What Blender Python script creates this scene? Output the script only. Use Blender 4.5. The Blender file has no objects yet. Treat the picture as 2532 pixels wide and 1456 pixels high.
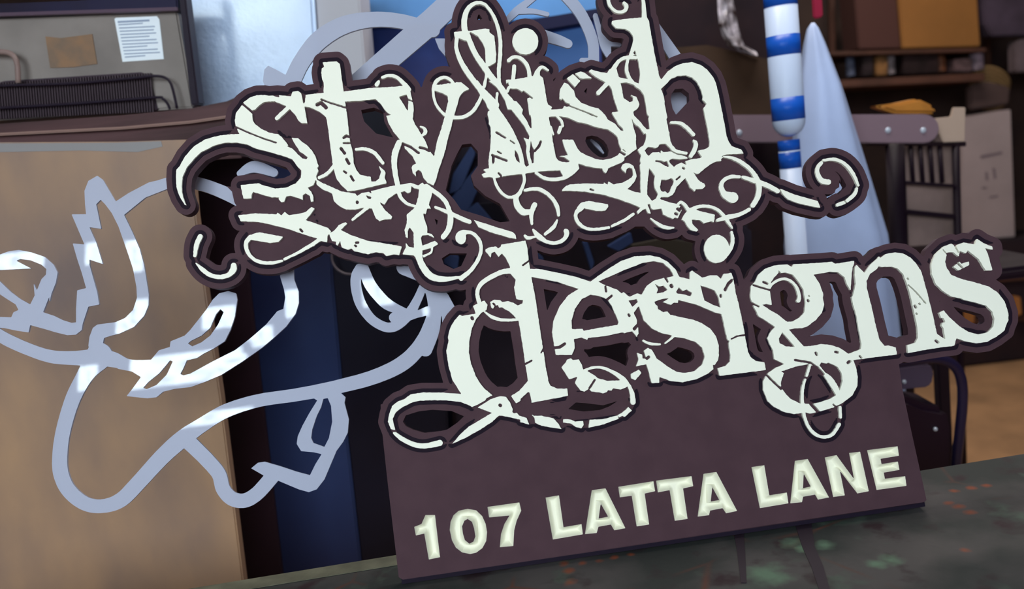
import bpy, bmesh, math, random
import numpy as np
from mathutils import Vector, Matrix
random.seed(7)
SC = bpy.context.scene
COL = SC.collection
W, H = 2532, 1456
# ---------------------------------------------------------------- camera
LENS = 31.0
CAM = Vector((0.0, 0.0, 1.35))
PITCH, ROLL = math.radians(9.0), math.radians(7.0)
cam_data = bpy.data.cameras.new('camera'); cam = bpy.data.objects.new('camera', cam_data)
COL.objects.link(cam); SC.camera = cam
ROT = Matrix.Rotation(math.pi/2 - PITCH, 4, 'X') @ Matrix.Rotation(-ROLL, 4, 'Z')
cam.matrix_world = Matrix.Translation(CAM) @ ROT
cam_data.lens = LENS; cam_data.sensor_width = 36.0; cam_data.sensor_fit = 'HORIZONTAL'
cam_data.clip_start = 0.02
cam_data.dof.use_dof = True; cam_data.dof.focus_distance = 1.33; cam_data.dof.aperture_fstop = 3.0
# ---------------------------------------------------------------- world, colour management
world = bpy.data.worlds.new('world'); SC.world = world; world.use_nodes = True
bg = world.node_tree.nodes['Background']
bg.inputs[0].default_value = (0.62, 0.78, 1.0, 1); bg.inputs[1].default_value = 0.30
vs = SC.view_settings
vs.view_transform = 'Standard'; vs.look = 'None'; vs.gamma = 1.0; vs.use_curve_mapping = False
vs.exposure = 0.68
# ---------------------------------------------------------------- daylight entering by the windows behind the camera, added side fill, ceiling lamps
def area(name, loc, target, sx, sy, power, color):
    l = bpy.data.lights.new(name, 'AREA'); l.shape = 'RECTANGLE'; l.size = sx; l.size_y = sy
    l.energy = power; l.color = color
    o = bpy.data.objects.new(name, l); COL.objects.link(o); o.location = loc
    d = (Vector(target) - Vector(loc)).normalized()
    o.rotation_euler = d.to_track_quat('-Z', 'Y').to_euler()
    o.visible_glossy = True
    return o
area('window_daylight', (-0.5, -2.30, 2.1), (0.2, 1.4, 0.95), 3.2, 1.6, 92, (0.86, 0.95, 1.0)).visible_glossy = False
area('side_fill_light', (2.9, 0.2, 1.7), (0.6, 1.5, 1.0), 1.2, 1.2, 6, (0.62, 0.72, 1.0)).visible_glossy = False  # added bluish fill from the right, no window there
area('ceiling_lamp', (0.6, 1.9, 2.85), (0.6, 1.9, 0), 1.2, 0.4, 16, (1.0, 0.93, 0.86))
area('far_ceiling_lamp', (1.4, 3.4, 2.85), (1.4, 3.4, 0), 1.2, 0.4, 20, (1.0, 0.9, 0.8))
# ---------------------------------------------------------------- pixel rays
FPX = W*LENS/36.0
R3 = ROT.to_3x3()
def ray(px, py):
    return (R3 @ Vector(((px - W/2)/FPX, -(py - H/2)/FPX, -1.0)))
def hit(px, py, p, n):
    d = ray(px, py)
    return CAM + d*((p - CAM).dot(n)/d.dot(n))
def at(px, py, Y): return hit(px, py, Vector((0, Y, 0)), Vector((0, 1, 0)))
def atz(px, py, Z): return hit(px, py, Vector((0, 0, Z)), Vector((0, 0, 1)))
# ---------------------------------------------------------------- materials
def s2l(c):
    return tuple(((v/255.0)/12.92 if v/255.0 <= 0.04045 else ((v/255.0+0.055)/1.055)**2.4) for v in c)
MATS = {}
def mat(name, rgb, rough=0.6, spec=0.4, metal=0.0, var=0.0, vscale=6.0, rgb2=None, bump=0.0, bscale=40.0, stretch=(1,1,1), alpha=1.0, coat=0.0, crough=0.015):
    m = bpy.data.materials.new(name); m.use_nodes = True
    nt = m.node_tree; b = nt.nodes['Principled BSDF']
    c = s2l(rgb)
    b.inputs['Base Color'].default_value = (*c, 1)
    b.inputs['Roughness'].default_value = rough
    b.inputs['Metallic'].default_value = metal
    b.inputs['Specular IOR Level'].default_value = spec
    b.inputs['Alpha'].default_value = alpha
    b.inputs['Coat Weight'].default_value = coat
    b.inputs['Coat Roughness'].default_value = crough
    tc = nt.nodes.new('ShaderNodeTexCoord'); mp = nt.nodes.new('ShaderNodeMapping')
    mp.inputs['Scale'].default_value = stretch
    nt.links.new(tc.outputs['Object'], mp.inputs['Vector'])
    if rgb2 is None and var > 0: rgb2 = tuple(max(0, v*(1-var)) for v in rgb)
    if rgb2 is not None:
        nz = nt.nodes.new('ShaderNodeTexNoise'); nz.inputs['Scale'].default_value = vscale; nz.inputs['Detail'].default_value = 5
        rp = nt.nodes.new('ShaderNodeValToRGB')
        rp.color_ramp.elements[0].position = 0.36; rp.color_ramp.elements[0].color = (*c, 1)
        rp.color_ramp.elements[1].position = 0.66; rp.color_ramp.elements[1].color = (*s2l(rgb2), 1)
        nt.links.new(mp.outputs[0], nz.inputs['Vector']); nt.links.new(nz.outputs['Fac'], rp.inputs[0])
        nt.links.new(rp.outputs[0], b.inputs['Base Color'])
    if bump > 0:
        n2 = nt.nodes.new('ShaderNodeTexNoise'); n2.inputs['Scale'].default_value = bscale; n2.inputs['Detail'].default_value = 3
        bp = nt.nodes.new('ShaderNodeBump'); bp.inputs['Strength'].default_value = bump; bp.inputs['Distance'].default_value = 0.004
        nt.links.new(mp.outputs[0], n2.inputs['Vector']); nt.links.new(n2.outputs['Fac'], bp.inputs['Height'])
        nt.links.new(bp.outputs[0], b.inputs['Normal'])
    MATS[name] = m
    return m
# ---------------------------------------------------------------- object helpers
def link(name, me, m=None, parent=None):
    o = bpy.data.objects.new(name, me); COL.objects.link(o)
    if m is not None: me.materials.append(m)
    if parent is not None:
        o.parent = parent
        o.matrix_parent_inverse = Matrix.Translation(-parent.location) if parent.type == 'EMPTY' else Matrix.Identity(4)
    return o
def tag(o, label=None, cat=None, group=None, kind=None):
    if label: o['label'] = label
    if cat: o['category'] = cat
    if group: o['group'] = group
    if kind: o['kind'] = kind
    return o
def thing(name, loc, label, cat, group=None):
    o = bpy.data.objects.new(name, None); COL.objects.link(o); o.location = loc; o.empty_display_size = 0.05
    return tag(o, label, cat, group)
def part(name, me, m, parent, label=None):
    o = link(name, me, m, parent)
    if label: o['label'] = label
    return o
def bm_mesh(name, bm, smooth=False):
    bmesh.ops.recalc_face_normals(bm, faces=bm.faces[:])
    me = bpy.data.meshes.new(name); bm.to_mesh(me); bm.free()
    if smooth:
        for p in me.polygons: p.use_smooth = True
    return me
def bevel(bm, w, seg=2):
    if w > 0: bmesh.ops.bevel(bm, geom=[e for e in bm.edges if len(e.link_faces) == 2 and e.calc_face_angle(0) > 0.5], offset=w, segments=seg, affect='EDGES', clamp_overlap=True)
def add_prism(bm, pts, off):
    """pts: 3D polygon, extruded by the vector off"""
    n = len(pts)
    a = [bm.verts.new(p) for p in pts]; b = [bm.verts.new(Vector(p) + off) for p in pts]
    bm.faces.new(a); bm.faces.new(b[::-1])
    for i in range(n): bm.faces.new((a[i], b[i], b[(i+1) % n], a[(i+1) % n]))
def slab(px, Y, thick, bev=0.004, zmin=0.0, bm=None, zsnap=None):
    """an upright slab whose front face stands at y=Y and shows the pixel outline px"""
    new = bm is None
    if new: bm = bmesh.new()
    pts = []
    for q in px:
        p = at(q[0], q[1], Y)
        if p.z < zmin: p.z = zmin
        pts.append(p)
    add_prism(bm, pts, Vector((0, thick, 0)))
    if new:
        bmesh.ops.recalc_face_normals(bm, faces=bm.faces[:]); bevel(bm, bev)
        return bm_mesh('slab', bm)
def box(cx, cy, cz, sx, sy, sz, bev=0.004, bm=None):
    new = bm is None
    if new: bm = bmesh.new()
    r = bmesh.ops.create_cube(bm, size=1.0)
    for v in r['verts']: v.co = Vector((cx + v.co.x*sx, cy + v.co.y*sy, cz + v.co.z*sz))
    if new:
        bevel(bm, bev); return bm_mesh('box', bm)
def catmull(pts, n=6):
    if len(pts) < 3: return [tuple(map(float, p)) for p in pts]
    P = [pts[0]] + list(pts) + [pts[-1]]; out = []
    for i in range(1, len(P)-2):
        p0, p1, p2, p3 = [np.array(P[k], float) for k in (i-1, i, i+1, i+2)]
        for k in range(n):
            t = k/n
            out.append(tuple(0.5*((2*p1)+(-p0+p2)*t+(2*p0-5*p1+4*p2-p3)*t*t+(-p0+3*p1-3*p2+p3)*t**3)))
    out.append(tuple(map(float, P[-2])))
    return out
def add_tube(bm, pts, r, seg=10):
    pts = [Vector(p) for p in pts]; rings = []
    up = Vector((0.13, 0.2, 1)).normalized()
    for i, p in enumerate(pts):
        t = (pts[min(i+1, len(pts)-1)] - pts[max(i-1, 0)]).normalized()
        s = t.cross(up)
        if s.length < 1e-3: s = t.cross(Vector((1, 0, 0)))
        s.normalize(); u = s.cross(t).normalized()
        rr = r[i] if isinstance(r, (list, tuple)) else r
        rings.append([bm.verts.new(p + s*math.cos(2*math.pi*k/seg)*rr + u*math.sin(2*math.pi*k/seg)*rr) for k in range(seg)])
    for a, b in zip(rings, rings[1:]):
        for k in range(seg): bm.faces.new((a[k], a[(k+1) % seg], b[(k+1) % seg], b[k]))
    bm.faces.new(rings[0][::-1]); bm.faces.new(rings[-1])
def tube_mesh(pts, r, seg=10):
    bm = bmesh.new(); add_tube(bm, pts, r, seg); return bm_mesh('tube', bm, True)
def lathe_mesh(profile, base, seg=32, squash=1.0, ripple=0.0, nr=0, smooth=True):
    """profile: (radius, z) from bottom to top about a vertical axis through base"""
    bm = bmesh.new(); rings = []
    for r, z in profile:
        rings.append([bm.verts.new(Vector(base) + Vector((math.cos(2*math.pi*k/seg)*r*(1+ripple*math.cos(nr*2*math.pi*k/seg)), math.sin(2*math.pi*k/seg)*r*squash*(1+ripple*math.cos(nr*2*math.pi*k/seg)), z))) for k in range(seg)])
    for a, b in zip(rings, rings[1:]):
        for k in range(seg): bm.faces.new((a[k], a[(k+1) % seg], b[(k+1) % seg], b[k]))
    bm.faces.new(rings[0][::-1]); bm.faces.new(rings[-1])
    return bm_mesh('lathe', bm, smooth)
# ================================================================ outlines (drawn in enlarged patches of the picture frame)
CR = {'A':(400,100,4.16),'B':(400,400,4.16),'C':(900,0,4.16),'D':(900,350,4.16),'E':(1400,0,4.16),'F':(1400,350,4.16),
 'G':(900,600,4.16),'H':(900,850,4.16),'I':(1400,600,4.16),'J':(1400,850,4.16),'K':(1900,550,3.935),'L':(1800,800,4.16),
 'M':(950,1050,3.586),'N':(1600,1050,3.586),'P':(0,350,3.617),'Q':(0,700,3.617),'R':(0,1050,2.532),'S':(600,600,4.16),
 'T':(500,850,3.64),'U':(1900,0,3.935),'V':(1900,300,3.935),'X':(1100,200,6.0675),'Y':(1480,330,8.09),'Z':(900,230,8.09),'O':(0,0,1.0)}
def cv(c, pts):
    x0, y0, s = CR[c]
    return [(x0+p[0]/s, y0+p[1]/s) + ((p[2]/s,) if len(p) > 2 else ()) for p in pts]
def nums(s):
    v = [float(t) for t in s.replace(',', ' ').split()]
    return v
def P(s):
    """'A 1 2 3 4 | C 5 6' -> pixel polygon"""
    out = []
    for seg in s.split('|'):
        t = seg.split(); c = t[0]; v = [float(q) for q in t[1:]]
        out += cv(c, list(zip(v[0::2], v[1::2])))
    return out
def S(s, smooth=6):
    t = s.split(); c = t[0]; v = [float(q) for q in t[1:]]
    return catmull(cv(c, list(zip(v[0::3], v[1::3], v[2::3]))), smooth)
class Field:
    def __init__(self, x0, y0, x1, y1, step=1.0, pad=46):
        self.x0, self.y0, self.step, self.pad = x0, y0, step, pad
        self.xs = np.arange(x0, x1+step, step); self.ys = np.arange(y0, y1+step, step)
        self.f = np.full((len(self.ys), len(self.xs)), 60.0, np.float32)
    def win(self, pts, pad):
        X = [p[0] for p in pts]; Y = [p[1] for p in pts]
        if len(pts[0]) > 2: pad = pad + max(p[2] for p in pts)/2
        i0 = max(0, int((min(X)-pad-self.x0)/self.step)); i1 = min(len(self.xs), int((max(X)+pad-self.x0)/self.step)+2)
        j0 = max(0, int((min(Y)-pad-self.y0)/self.step)); j1 = min(len(self.ys), int((max(Y)+pad-self.y0)/self.step)+2)
        if i1 <= i0 or j1 <= j0: return None
        return slice(j0, j1), slice(i0, i1)
    def polysdf(self, pts, w):
        gx, gy = np.meshgrid(self.xs[w[1]].astype(np.float32), self.ys[w[0]].astype(np.float32))
        d2 = np.full(gx.shape, 1e9, np.float32); ins = np.zeros(gx.shape, bool)
        n = len(pts)
        for i in range(n):
            ax, ay = pts[i][:2]; bx, by = pts[(i+1) % n][:2]
            ex, ey = bx-ax, by-ay; L = ex*ex+ey*ey
            if L < 1e-9: continue
            t = np.clip(((gx-ax)*ex+(gy-ay)*ey)/L, 0, 1)
            d2 = np.minimum(d2, (gx-ax-t*ex)**2+(gy-ay-t*ey)**2)
            if ay != by:
                c = ((ay > gy) != (by > gy)) & (gx < (bx-ax)*(gy-ay)/(by-ay)+ax)
                ins ^= c
        d = np.sqrt(d2); return np.where(ins, -d, d)
    def strokesdf(self, pts, w):
        gx, gy = np.meshgrid(self.xs[w[1]].astype(np.float32), self.ys[w[0]].astype(np.float32))
        d = np.full(gx.shape, 1e9, np.float32)
        for (ax, ay, ra), (bx, by, rb) in zip(pts, pts[1:]):
            ex, ey = bx-ax, by-ay; L = ex*ex+ey*ey
            t = np.clip(((gx-ax)*ex+(gy-ay)*ey)/max(L, 1e-9), 0, 1)
            d = np.minimum(d, np.sqrt((gx-ax-t*ex)**2+(gy-ay-t*ey)**2) - 0.5*(ra+(rb-ra)*t))
        return d
    def shape(self, pts, stroke=False, cut=False):
        w = self.win(pts, 4 if cut else self.pad)
        if w is None: return
        d = self.strokesdf(pts, w) if stroke else self.polysdf(pts, w)
        self.f[w] = np.maximum(self.f[w], -d) if cut else np.minimum(self.f[w], d)
def contours(F, fld, tol=0.22, minlen=5):
    """closed iso-lines (level 0) of the field, border treated as outside"""
    f = np.pad(fld, 1, constant_values=10.0).astype(np.float64)
    f[f == 0] = 1e-6
    ins = f < 0
    code = ins[:-1, :-1]*1 + ins[:-1, 1:]*2 + ins[1:, 1:]*4 + ins[1:, :-1]*8
    js, is_ = np.nonzero((code > 0) & (code < 15))
    segs = {}
    # edges: 0 top,1 right,2 bottom,3 left ; edge key: ('h',j,i) or ('v',j,i)
    T = {1:[(3,0)],2:[(0,1)],3:[(3,1)],4:[(1,2)],5:[(3,0),(1,2)],6:[(0,2)],7:[(3,2)],8:[(2,3)],9:[(2,0)],10:[(0,1),(2,3)],11:[(2,1)],12:[(1,3)],13:[(1,0)],14:[(0,3)]}
    nxt = {}
    for j, i in zip(js.tolist(), is_.tolist()):
        keys = ((0, j, i), (1, j, i+1), (0, j+1, i), (1, j, i))
        for a, b in T[int(code[j, i])]: nxt[keys[a]] = keys[b]
    def pos(k):
        h, j, i = k
        if h == 0: a, b = f[j, i], f[j, i+1]; t = a/(a-b); x, y = i+t, j
        else: a, b = f[j, i], f[j+1, i]; t = a/(a-b); x, y = i, j+t
        return (F.x0+(x-1)*F.step, F.y0+(y-1)*F.step)
    loops = []
    while nxt:
        k0 = next(iter(nxt)); k = k0; lp = []
        while k in nxt:
            lp.append(k); k = nxt.pop(k)
        pts = np.array([pos(q) for q in lp])
        if len(pts) >= minlen: loops.append(simplify(pts, tol))
    return [l for l in loops if len(l) >= 3]
def simplify(p, tol):
    n = len(p)
    if n < 8: return p
    far = int(np.argmax(((p-p[0])**2).sum(1)))
    keep = np.zeros(n+1, bool); q = np.vstack([p, p[:1]])
    keep[0] = keep[far] = keep[n] = True
    st = [(0, far), (far, n)]
    while st:
        a, b = st.pop()
        if b-a < 2: continue
        d = q[b]-q[a]; L = math.hypot(*d); seg = q[a+1:b]-q[a]
        e = np.abs(seg[:, 0]*d[1]-seg[:, 1]*d[0])/L if L > 1e-9 else np.hypot(seg[:, 0], seg[:, 1])
        m = int(np.argmax(e))
        if e[m] > tol: keep[a+1+m] = True; st += [(a, a+1+m), (a+1+m, b)]
    return q[:-1][keep[:n]]
def relief(name, loops, d0, d1, mapf):
    """fills the loops (holes kept), gives them real thickness from depth d0 to d1 and lays them on the sign plane"""
    cu = bpy.data.curves.new(name, 'CURVE'); cu.dimensions = '2D'; cu.fill_mode = 'BOTH'; cu.extrude = 1.0
    for lp in loops:
        sp = cu.splines.new('POLY'); sp.points.add(len(lp)-1); sp.use_cyclic_u = True
        co = np.zeros((len(lp), 4)); co[:, 0] = lp[:, 0]; co[:, 1] = -lp[:, 1]; co[:, 3] = 1
        sp.points.foreach_set('co', co.ravel())
    tmp = bpy.data.objects.new('tmp', cu)
    me0 = tmp.to_mesh()
    vs_ = [tuple(v.co) for v in me0.vertices]; fs = [tuple(p.vertices) for p in me0.polygons]
    tmp.to_mesh_clear(); bpy.data.objects.remove(tmp); bpy.data.curves.remove(cu)
    vv = [mapf(x, -y, (d0 if z > 0 else d1)) for x, y, z in vs_]
    me = bpy.data.meshes.new(name); me.from_pydata([tuple(v) for v in vv], [], fs); me.update()
    bm = bmesh.new(); bm.from_mesh(me); bmesh.ops.remove_doubles(bm, verts=bm.verts[:], dist=1e-6)
    bmesh.ops.recalc_face_normals(bm, faces=bm.faces[:]); bm.to_mesh(me); bm.free()
    return me
# ---- raised lettering, first word
POLY1 = [
 # s
 'A 835 640 900 590 980 562 1060 560 1100 570 1190 560 1330 575 1345 528 1400 518 1430 540 1450 615 1470 690 1495 850 1440 850 1405 825 1370 760 1320 710 1270 670 1160 625 1060 630 1010 660 960 710 930 720',
 'A 825 665 870 700 930 755 935 820 960 860 1020 905 1100 945 1200 965 1240 1000 1300 1075 1290 1090 1340 1110 1400 1170 1450 1215 1490 1220 1500 1200 1450 1160 1420 1145 1400 1110 1360 1050 1335 1000 1400 1005 1440 1040 1500 1080 1550 1140 1580 1190 1600 1260 1615 1290 1600 1310 1612 1340 1585 1400 1605 1450 | B 1580 190 1560 240 1500 265 1540 310 1560 360 1560 405 1535 410 1525 350 1480 325 1450 340 1450 390 1400 370 1330 350 1280 355 1260 410 1230 415 1200 380 1210 365 1130 365 1040 340 940 310 925 330 920 375 840 380 810 240 990 220 1070 250 1170 275 1280 265 1380 220 1430 160 1435 90 1400 50 1405 0 | A 1400 1300 1340 1220 1220 1180 1080 1140 960 1110 880 1070 780 1052 650 1052 560 1075 500 1100 400 1150 330 1220 260 1300 215 1400 205 1500 207 1560 | B 225 380 250 445 235 440 190 370 155 280 145 180 150 80 | A 180 1300 240 1190 330 1090 440 1020 580 980 700 965 800 960 780 930 762 880 750 830 765 740',
 # t
 'A 1480 560 1665 537 1665 430 1650 400 1640 330 1645 290 1670 270 1655 225 1800 215 1830 240 1845 350 1870 525 2000 508 2140 488 2400 478 2540 470 2540 590 2200 602 2050 620 1885 628 1895 690 1910 800 1925 950 1940 1050 1965 1150 1975 1260 2000 1330 2040 1380 2120 1400 2150 1400 2155 1450 2200 1450 2235 1420 2255 1350 2232 1290 2290 1335 2300 1360 2292 1410 2312 1460 2310 1470 1985 1545 1910 1550 1850 1490 1800 1430 1775 1350 1760 1290 1742 1150 1730 1060 1710 900 1690 790 1620 730 1530 690 1470 680 1460 640 1475 620',
 # y left arm
 'C -20 918 200 900 330 890 430 878 470 905 480 950 500 1040 505 1130 500 1220 520 1270 560 1330 600 1400 | D 635 0 660 70 720 155 740 60 755 -10 850 -10 830 110 790 230 765 300 755 340 740 400 715 450 650 420 610 370 590 310 560 290 530 310 535 355 500 320 490 270 500 245 535 225 500 150 420 70 412 30 345 20 370 -20 | C 300 1350 250 1260 228 1190 275 1180 220 1140 170 1065 115 1015 -20 1030',
 # y right arm
 'C 700 890 740 870 800 870 870 855 930 860 950 845 1000 845 1085 915 1020 945 980 1000 960 1080 930 1170 915 1220 900 1300 870 1400 855 1460 840 1540 750 1600 735 1540 750 1456 790 1340 830 1200 845 1130 865 1040 860 985 800 955 735 935 700 920',
 # l
 'C 925 330 1000 320 1080 318 1150 310 1250 292 1290 300 1290 330 1340 370 1350 450 1360 560 1355 640 1310 670 1270 685 1250 640 1245 500 1220 440 1170 370 1100 330 1085 335 1100 400 1060 420 1040 415 1000 400 960 385 930 375',
 'X 410 0 560 260 600 300 625 360 640 400 675 440 645 460 640 500 655 560 660 640 685 690 690 830 680 1000 655 1200 660 1310 570 1330 620 1370 550 1400 580 1450 680 1440 740 1460 | D 1500 345 1620 335 1760 312 1900 300 2090 292 2170 290 2210 270 2205 230 2190 190 | X 1930 1200 1850 1220 1760 1215 1700 1190 1665 1140 1650 1060 1620 900 1600 770 1570 560 1560 540 1725 525 1770 430 1600 430 1540 360 1500 130 1475 0 1350 0 1000 0 950 20 970 110 1040 110 1100 120 1200 190 1320 245 1310 270 1240 265 1260 340 1280 460 1300 600 1300 700 1270 830 1260 880 1180 850 1210 910 1225 970 1220 1050 1235 1150 1265 1260 1220 1285 1200 1260 1170 1100 1130 970 1080 860 1030 750 960 630 870 500 800 400 760 310 700 250 560 80 490 -10',
 'X 660 0 780 90 830 170 900 290 945 430 1000 430 1080 530 1200 690 1270 830 1310 730 1280 700 1230 600 1160 490 1170 430 1130 370 1080 310 1040 300 940 190 860 80 800 0',
 'C 1460 820 1560 815 1700 790 1760 778 1800 765 1840 800 1860 900 1880 1030 1900 1100 1920 1140 1960 1200 1700 1180 1680 1010 1720 1000 1640 950 1580 912 1500 910 1490 930 1470 880',
 # second s
 'C 2150 762 2225 830 2170 895 2085 805', 'C 2172 755 2230 735 2262 745 2310 780 2345 805 2260 810 2225 805',
 'E 230 730 260 715 340 740 420 750 440 715 490 700 520 715 540 790 620 825 655 845 560 852 575 920 590 1010 650 1050 685 1040 690 1000 665 975 720 995 755 1070 740 1110 690 1150 700 1190 760 1250 800 1300 830 1330 855 1330 800 1380 770 1330 740 1290 720 1290 690 1250 670 1200 690 1300 720 1400 715 1456 725 1530 600 1620 545 1480 530 1410 490 1370 430 1330 320 1310 200 1270 120 1255 20 1210 -70 1195 -180 1200 -175 1130 -40 1120 -20 1090 20 1100 40 1070 -30 1040 -70 1010 -65 920 -20 850 20 865 80 935 100 1000 160 1060 250 1095 330 1115 400 1180 430 1230 500 1270 560 1340 590 1350 585 1320 540 1280 500 1210 465 1155 535 1145 520 1100 490 1010 470 920 440 870 370 825 300 790',
 'F -40 -20 70 -20 110 60 150 110 230 150 310 180 380 190 470 170 530 140 565 90 570 30 540 -30 720 -30 715 60 700 75 640 65 580 60 600 100 590 130 600 170 600 195 560 220 500 245 430 275 430 290 412 325 390 315 370 275 300 270 200 250 130 225 110 270 60 340 -20 380 -60 300 40 200 -20 160 -70 150 20 140 -10 80',
 # h
 'E 470 215 600 195 770 180 830 180 850 210 870 330 900 500 930 650 955 770 975 820 1040 740 1120 680 1200 650 1290 638 1380 665 1450 715 1510 790 1545 870 1575 1000 1600 1130 1630 1280 1650 1400 1672 1460 1700 1500 1740 1516 1800 1536 1825 1580 1650 1588 1595 1605 1595 1655 1490 1665 1420 1705 1360 1790 1300 1760 1330 1640 1400 1615 1360 1560 1440 1535 1475 1500 1475 1456 1465 1380 1445 1280 1412 1110 1445 1070 1400 1020 1405 990 1385 920 1350 850 1300 800 1230 775 1150 780 1080 810 1020 870 975 915 1005 990 1015 1080 1040 1210 1030 1225 1045 1300 1065 1400 1075 1470 830 1500 840 1456 830 1390 790 1330 860 1330 845 1210 855 1195 835 1180 820 1080 800 980 770 930 700 880 745 860 762 760 745 640 720 560 715 560 640 590 660 520 690 420 690 370 650 320 600 295 510 290 470 245',
 'Y 960 -30 1415 -30 1430 130 1480 240 1560 320 1700 355 1775 390 1770 415 1650 405 1560 395 1440 255 1380 195 1300 180 1230 170 1200 260 1140 290 1050 270 990 265 920 340 970 420 1000 450 1080 380 1200 370 1250 405 1245 335 1300 370 1450 360 1560 420 1680 440 1770 470 1780 500 1640 520 1480 500 1420 530 1430 590 1510 670 1580 610 1650 580 1760 630 1735 555 1850 515 2090 485 2060 450 1985 340 2110 320 2210 280 2500 250 2500 300 2430 340 2300 370 2240 430 2300 450 2427 430 2500 480 2427 530 2300 580 2150 680 2020 790 1980 810 1900 780 1960 880 2030 960 2110 1000 2140 1050 2080 1110 1945 1115 1930 1160 1830 1080 1790 980 1740 890 1700 930 1560 1070 1530 1160 1480 1230 1400 1270 1250 1270 1230 1310 1400 1370 1560 1410 1640 1450 | F 1160 690 1190 700 1150 790 1120 780 1100 795 1060 780 1000 750 980 690 900 700 860 680 835 640 850 680 870 740 840 735 820 690 790 700 740 745 725 720 765 680 700 650 560 600 400 550 200 515 0 505 -45 510 -40 490 0 455 40 440 200 430 390 435 | Y 110 980 180 1020 200 960 300 1020 480 980 580 930 660 880 690 830 690 760 670 700 620 680 560 710 550 790 480 730 450 690 480 620 540 590 620 600 700 650 740 760 765 860 720 960 650 1050 580 1110 700 1160 845 1190 835 1000 840 800 825 620 850 590 830 540 850 430 780 320 900 230 945 120',
 # curls under the word
 'F 110 680 150 630 230 610 430 645 435 670 400 710 330 715 180 685',
 'F 1185 800 1220 740 1270 690 1330 700 1440 730 1530 750 1520 830 1490 820 1420 840 1380 810 1290 800 1300 850 1360 910 1340 925 1280 910 1240 860 1220 820',
 'V 115 655 250 710 480 775 505 840 460 835 300 800 190 760 140 710',
 # leaf on the left, branches
 'B 785 550 960 530 1180 540 1190 522 1230 550 1265 515 1310 550 1400 535 1480 515 1540 465 1575 480 1530 540 1480 600 1600 640 1710 680 1740 715 1705 760 1700 830 1640 815 1600 830 1560 870 1530 860 1610 790 1500 760 1300 690 1100 640 1000 620 810 610',
 'B 880 800 930 745 1000 725 1250 770 1200 825 1110 835 940 805',
 'B 1720 740 1780 700 1820 650 1890 620 1910 635 1840 700 1940 750 2110 810 2300 840 2470 870 2440 960 2390 950 2310 970 2280 940 2200 930 2120 950 1980 920 1950 890 1920 905 1850 880 1835 810 1810 860 1790 850 1795 820 1750 815',
 'B 1590 180 1650 215 1750 260 1850 305 1990 325 2010 350 2060 320 2130 310 2160 330 2150 300 2200 290 2360 250 2450 235 2500 300 2400 330 2330 380 2290 440 2240 415 2300 500 2370 560 2360 590 2290 595 2240 610 2200 580 2160 480 2080 470 2000 490 1900 490 1830 460 1770 400 1750 325 1650 280 1590 230',
 # tail of the y
 'D 300 455 480 425 560 450 600 422 640 460 710 480 700 540 665 650 690 690 650 690 635 745 610 740 620 790 650 880 650 940 700 950 725 990 660 960 600 965 585 990 600 1070 730 1020 765 1055 700 1090 600 1120 600 1180 615 1250 650 1310 690 1370 640 1360 590 1290 540 1200 510 1170 395 1160 430 1090 430 1040 460 1080 515 1090 510 1000 510 940 470 880 450 920 450 990 430 980 415 910 440 840 440 750 500 700 530 670 560 560 565 490 520 480 490 460 480 520 450 530 400 500 350 512',
 'D 1130 805 1300 860 1530 930 1560 960 1565 1000 1500 990 1300 930 1180 880',
]
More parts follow.
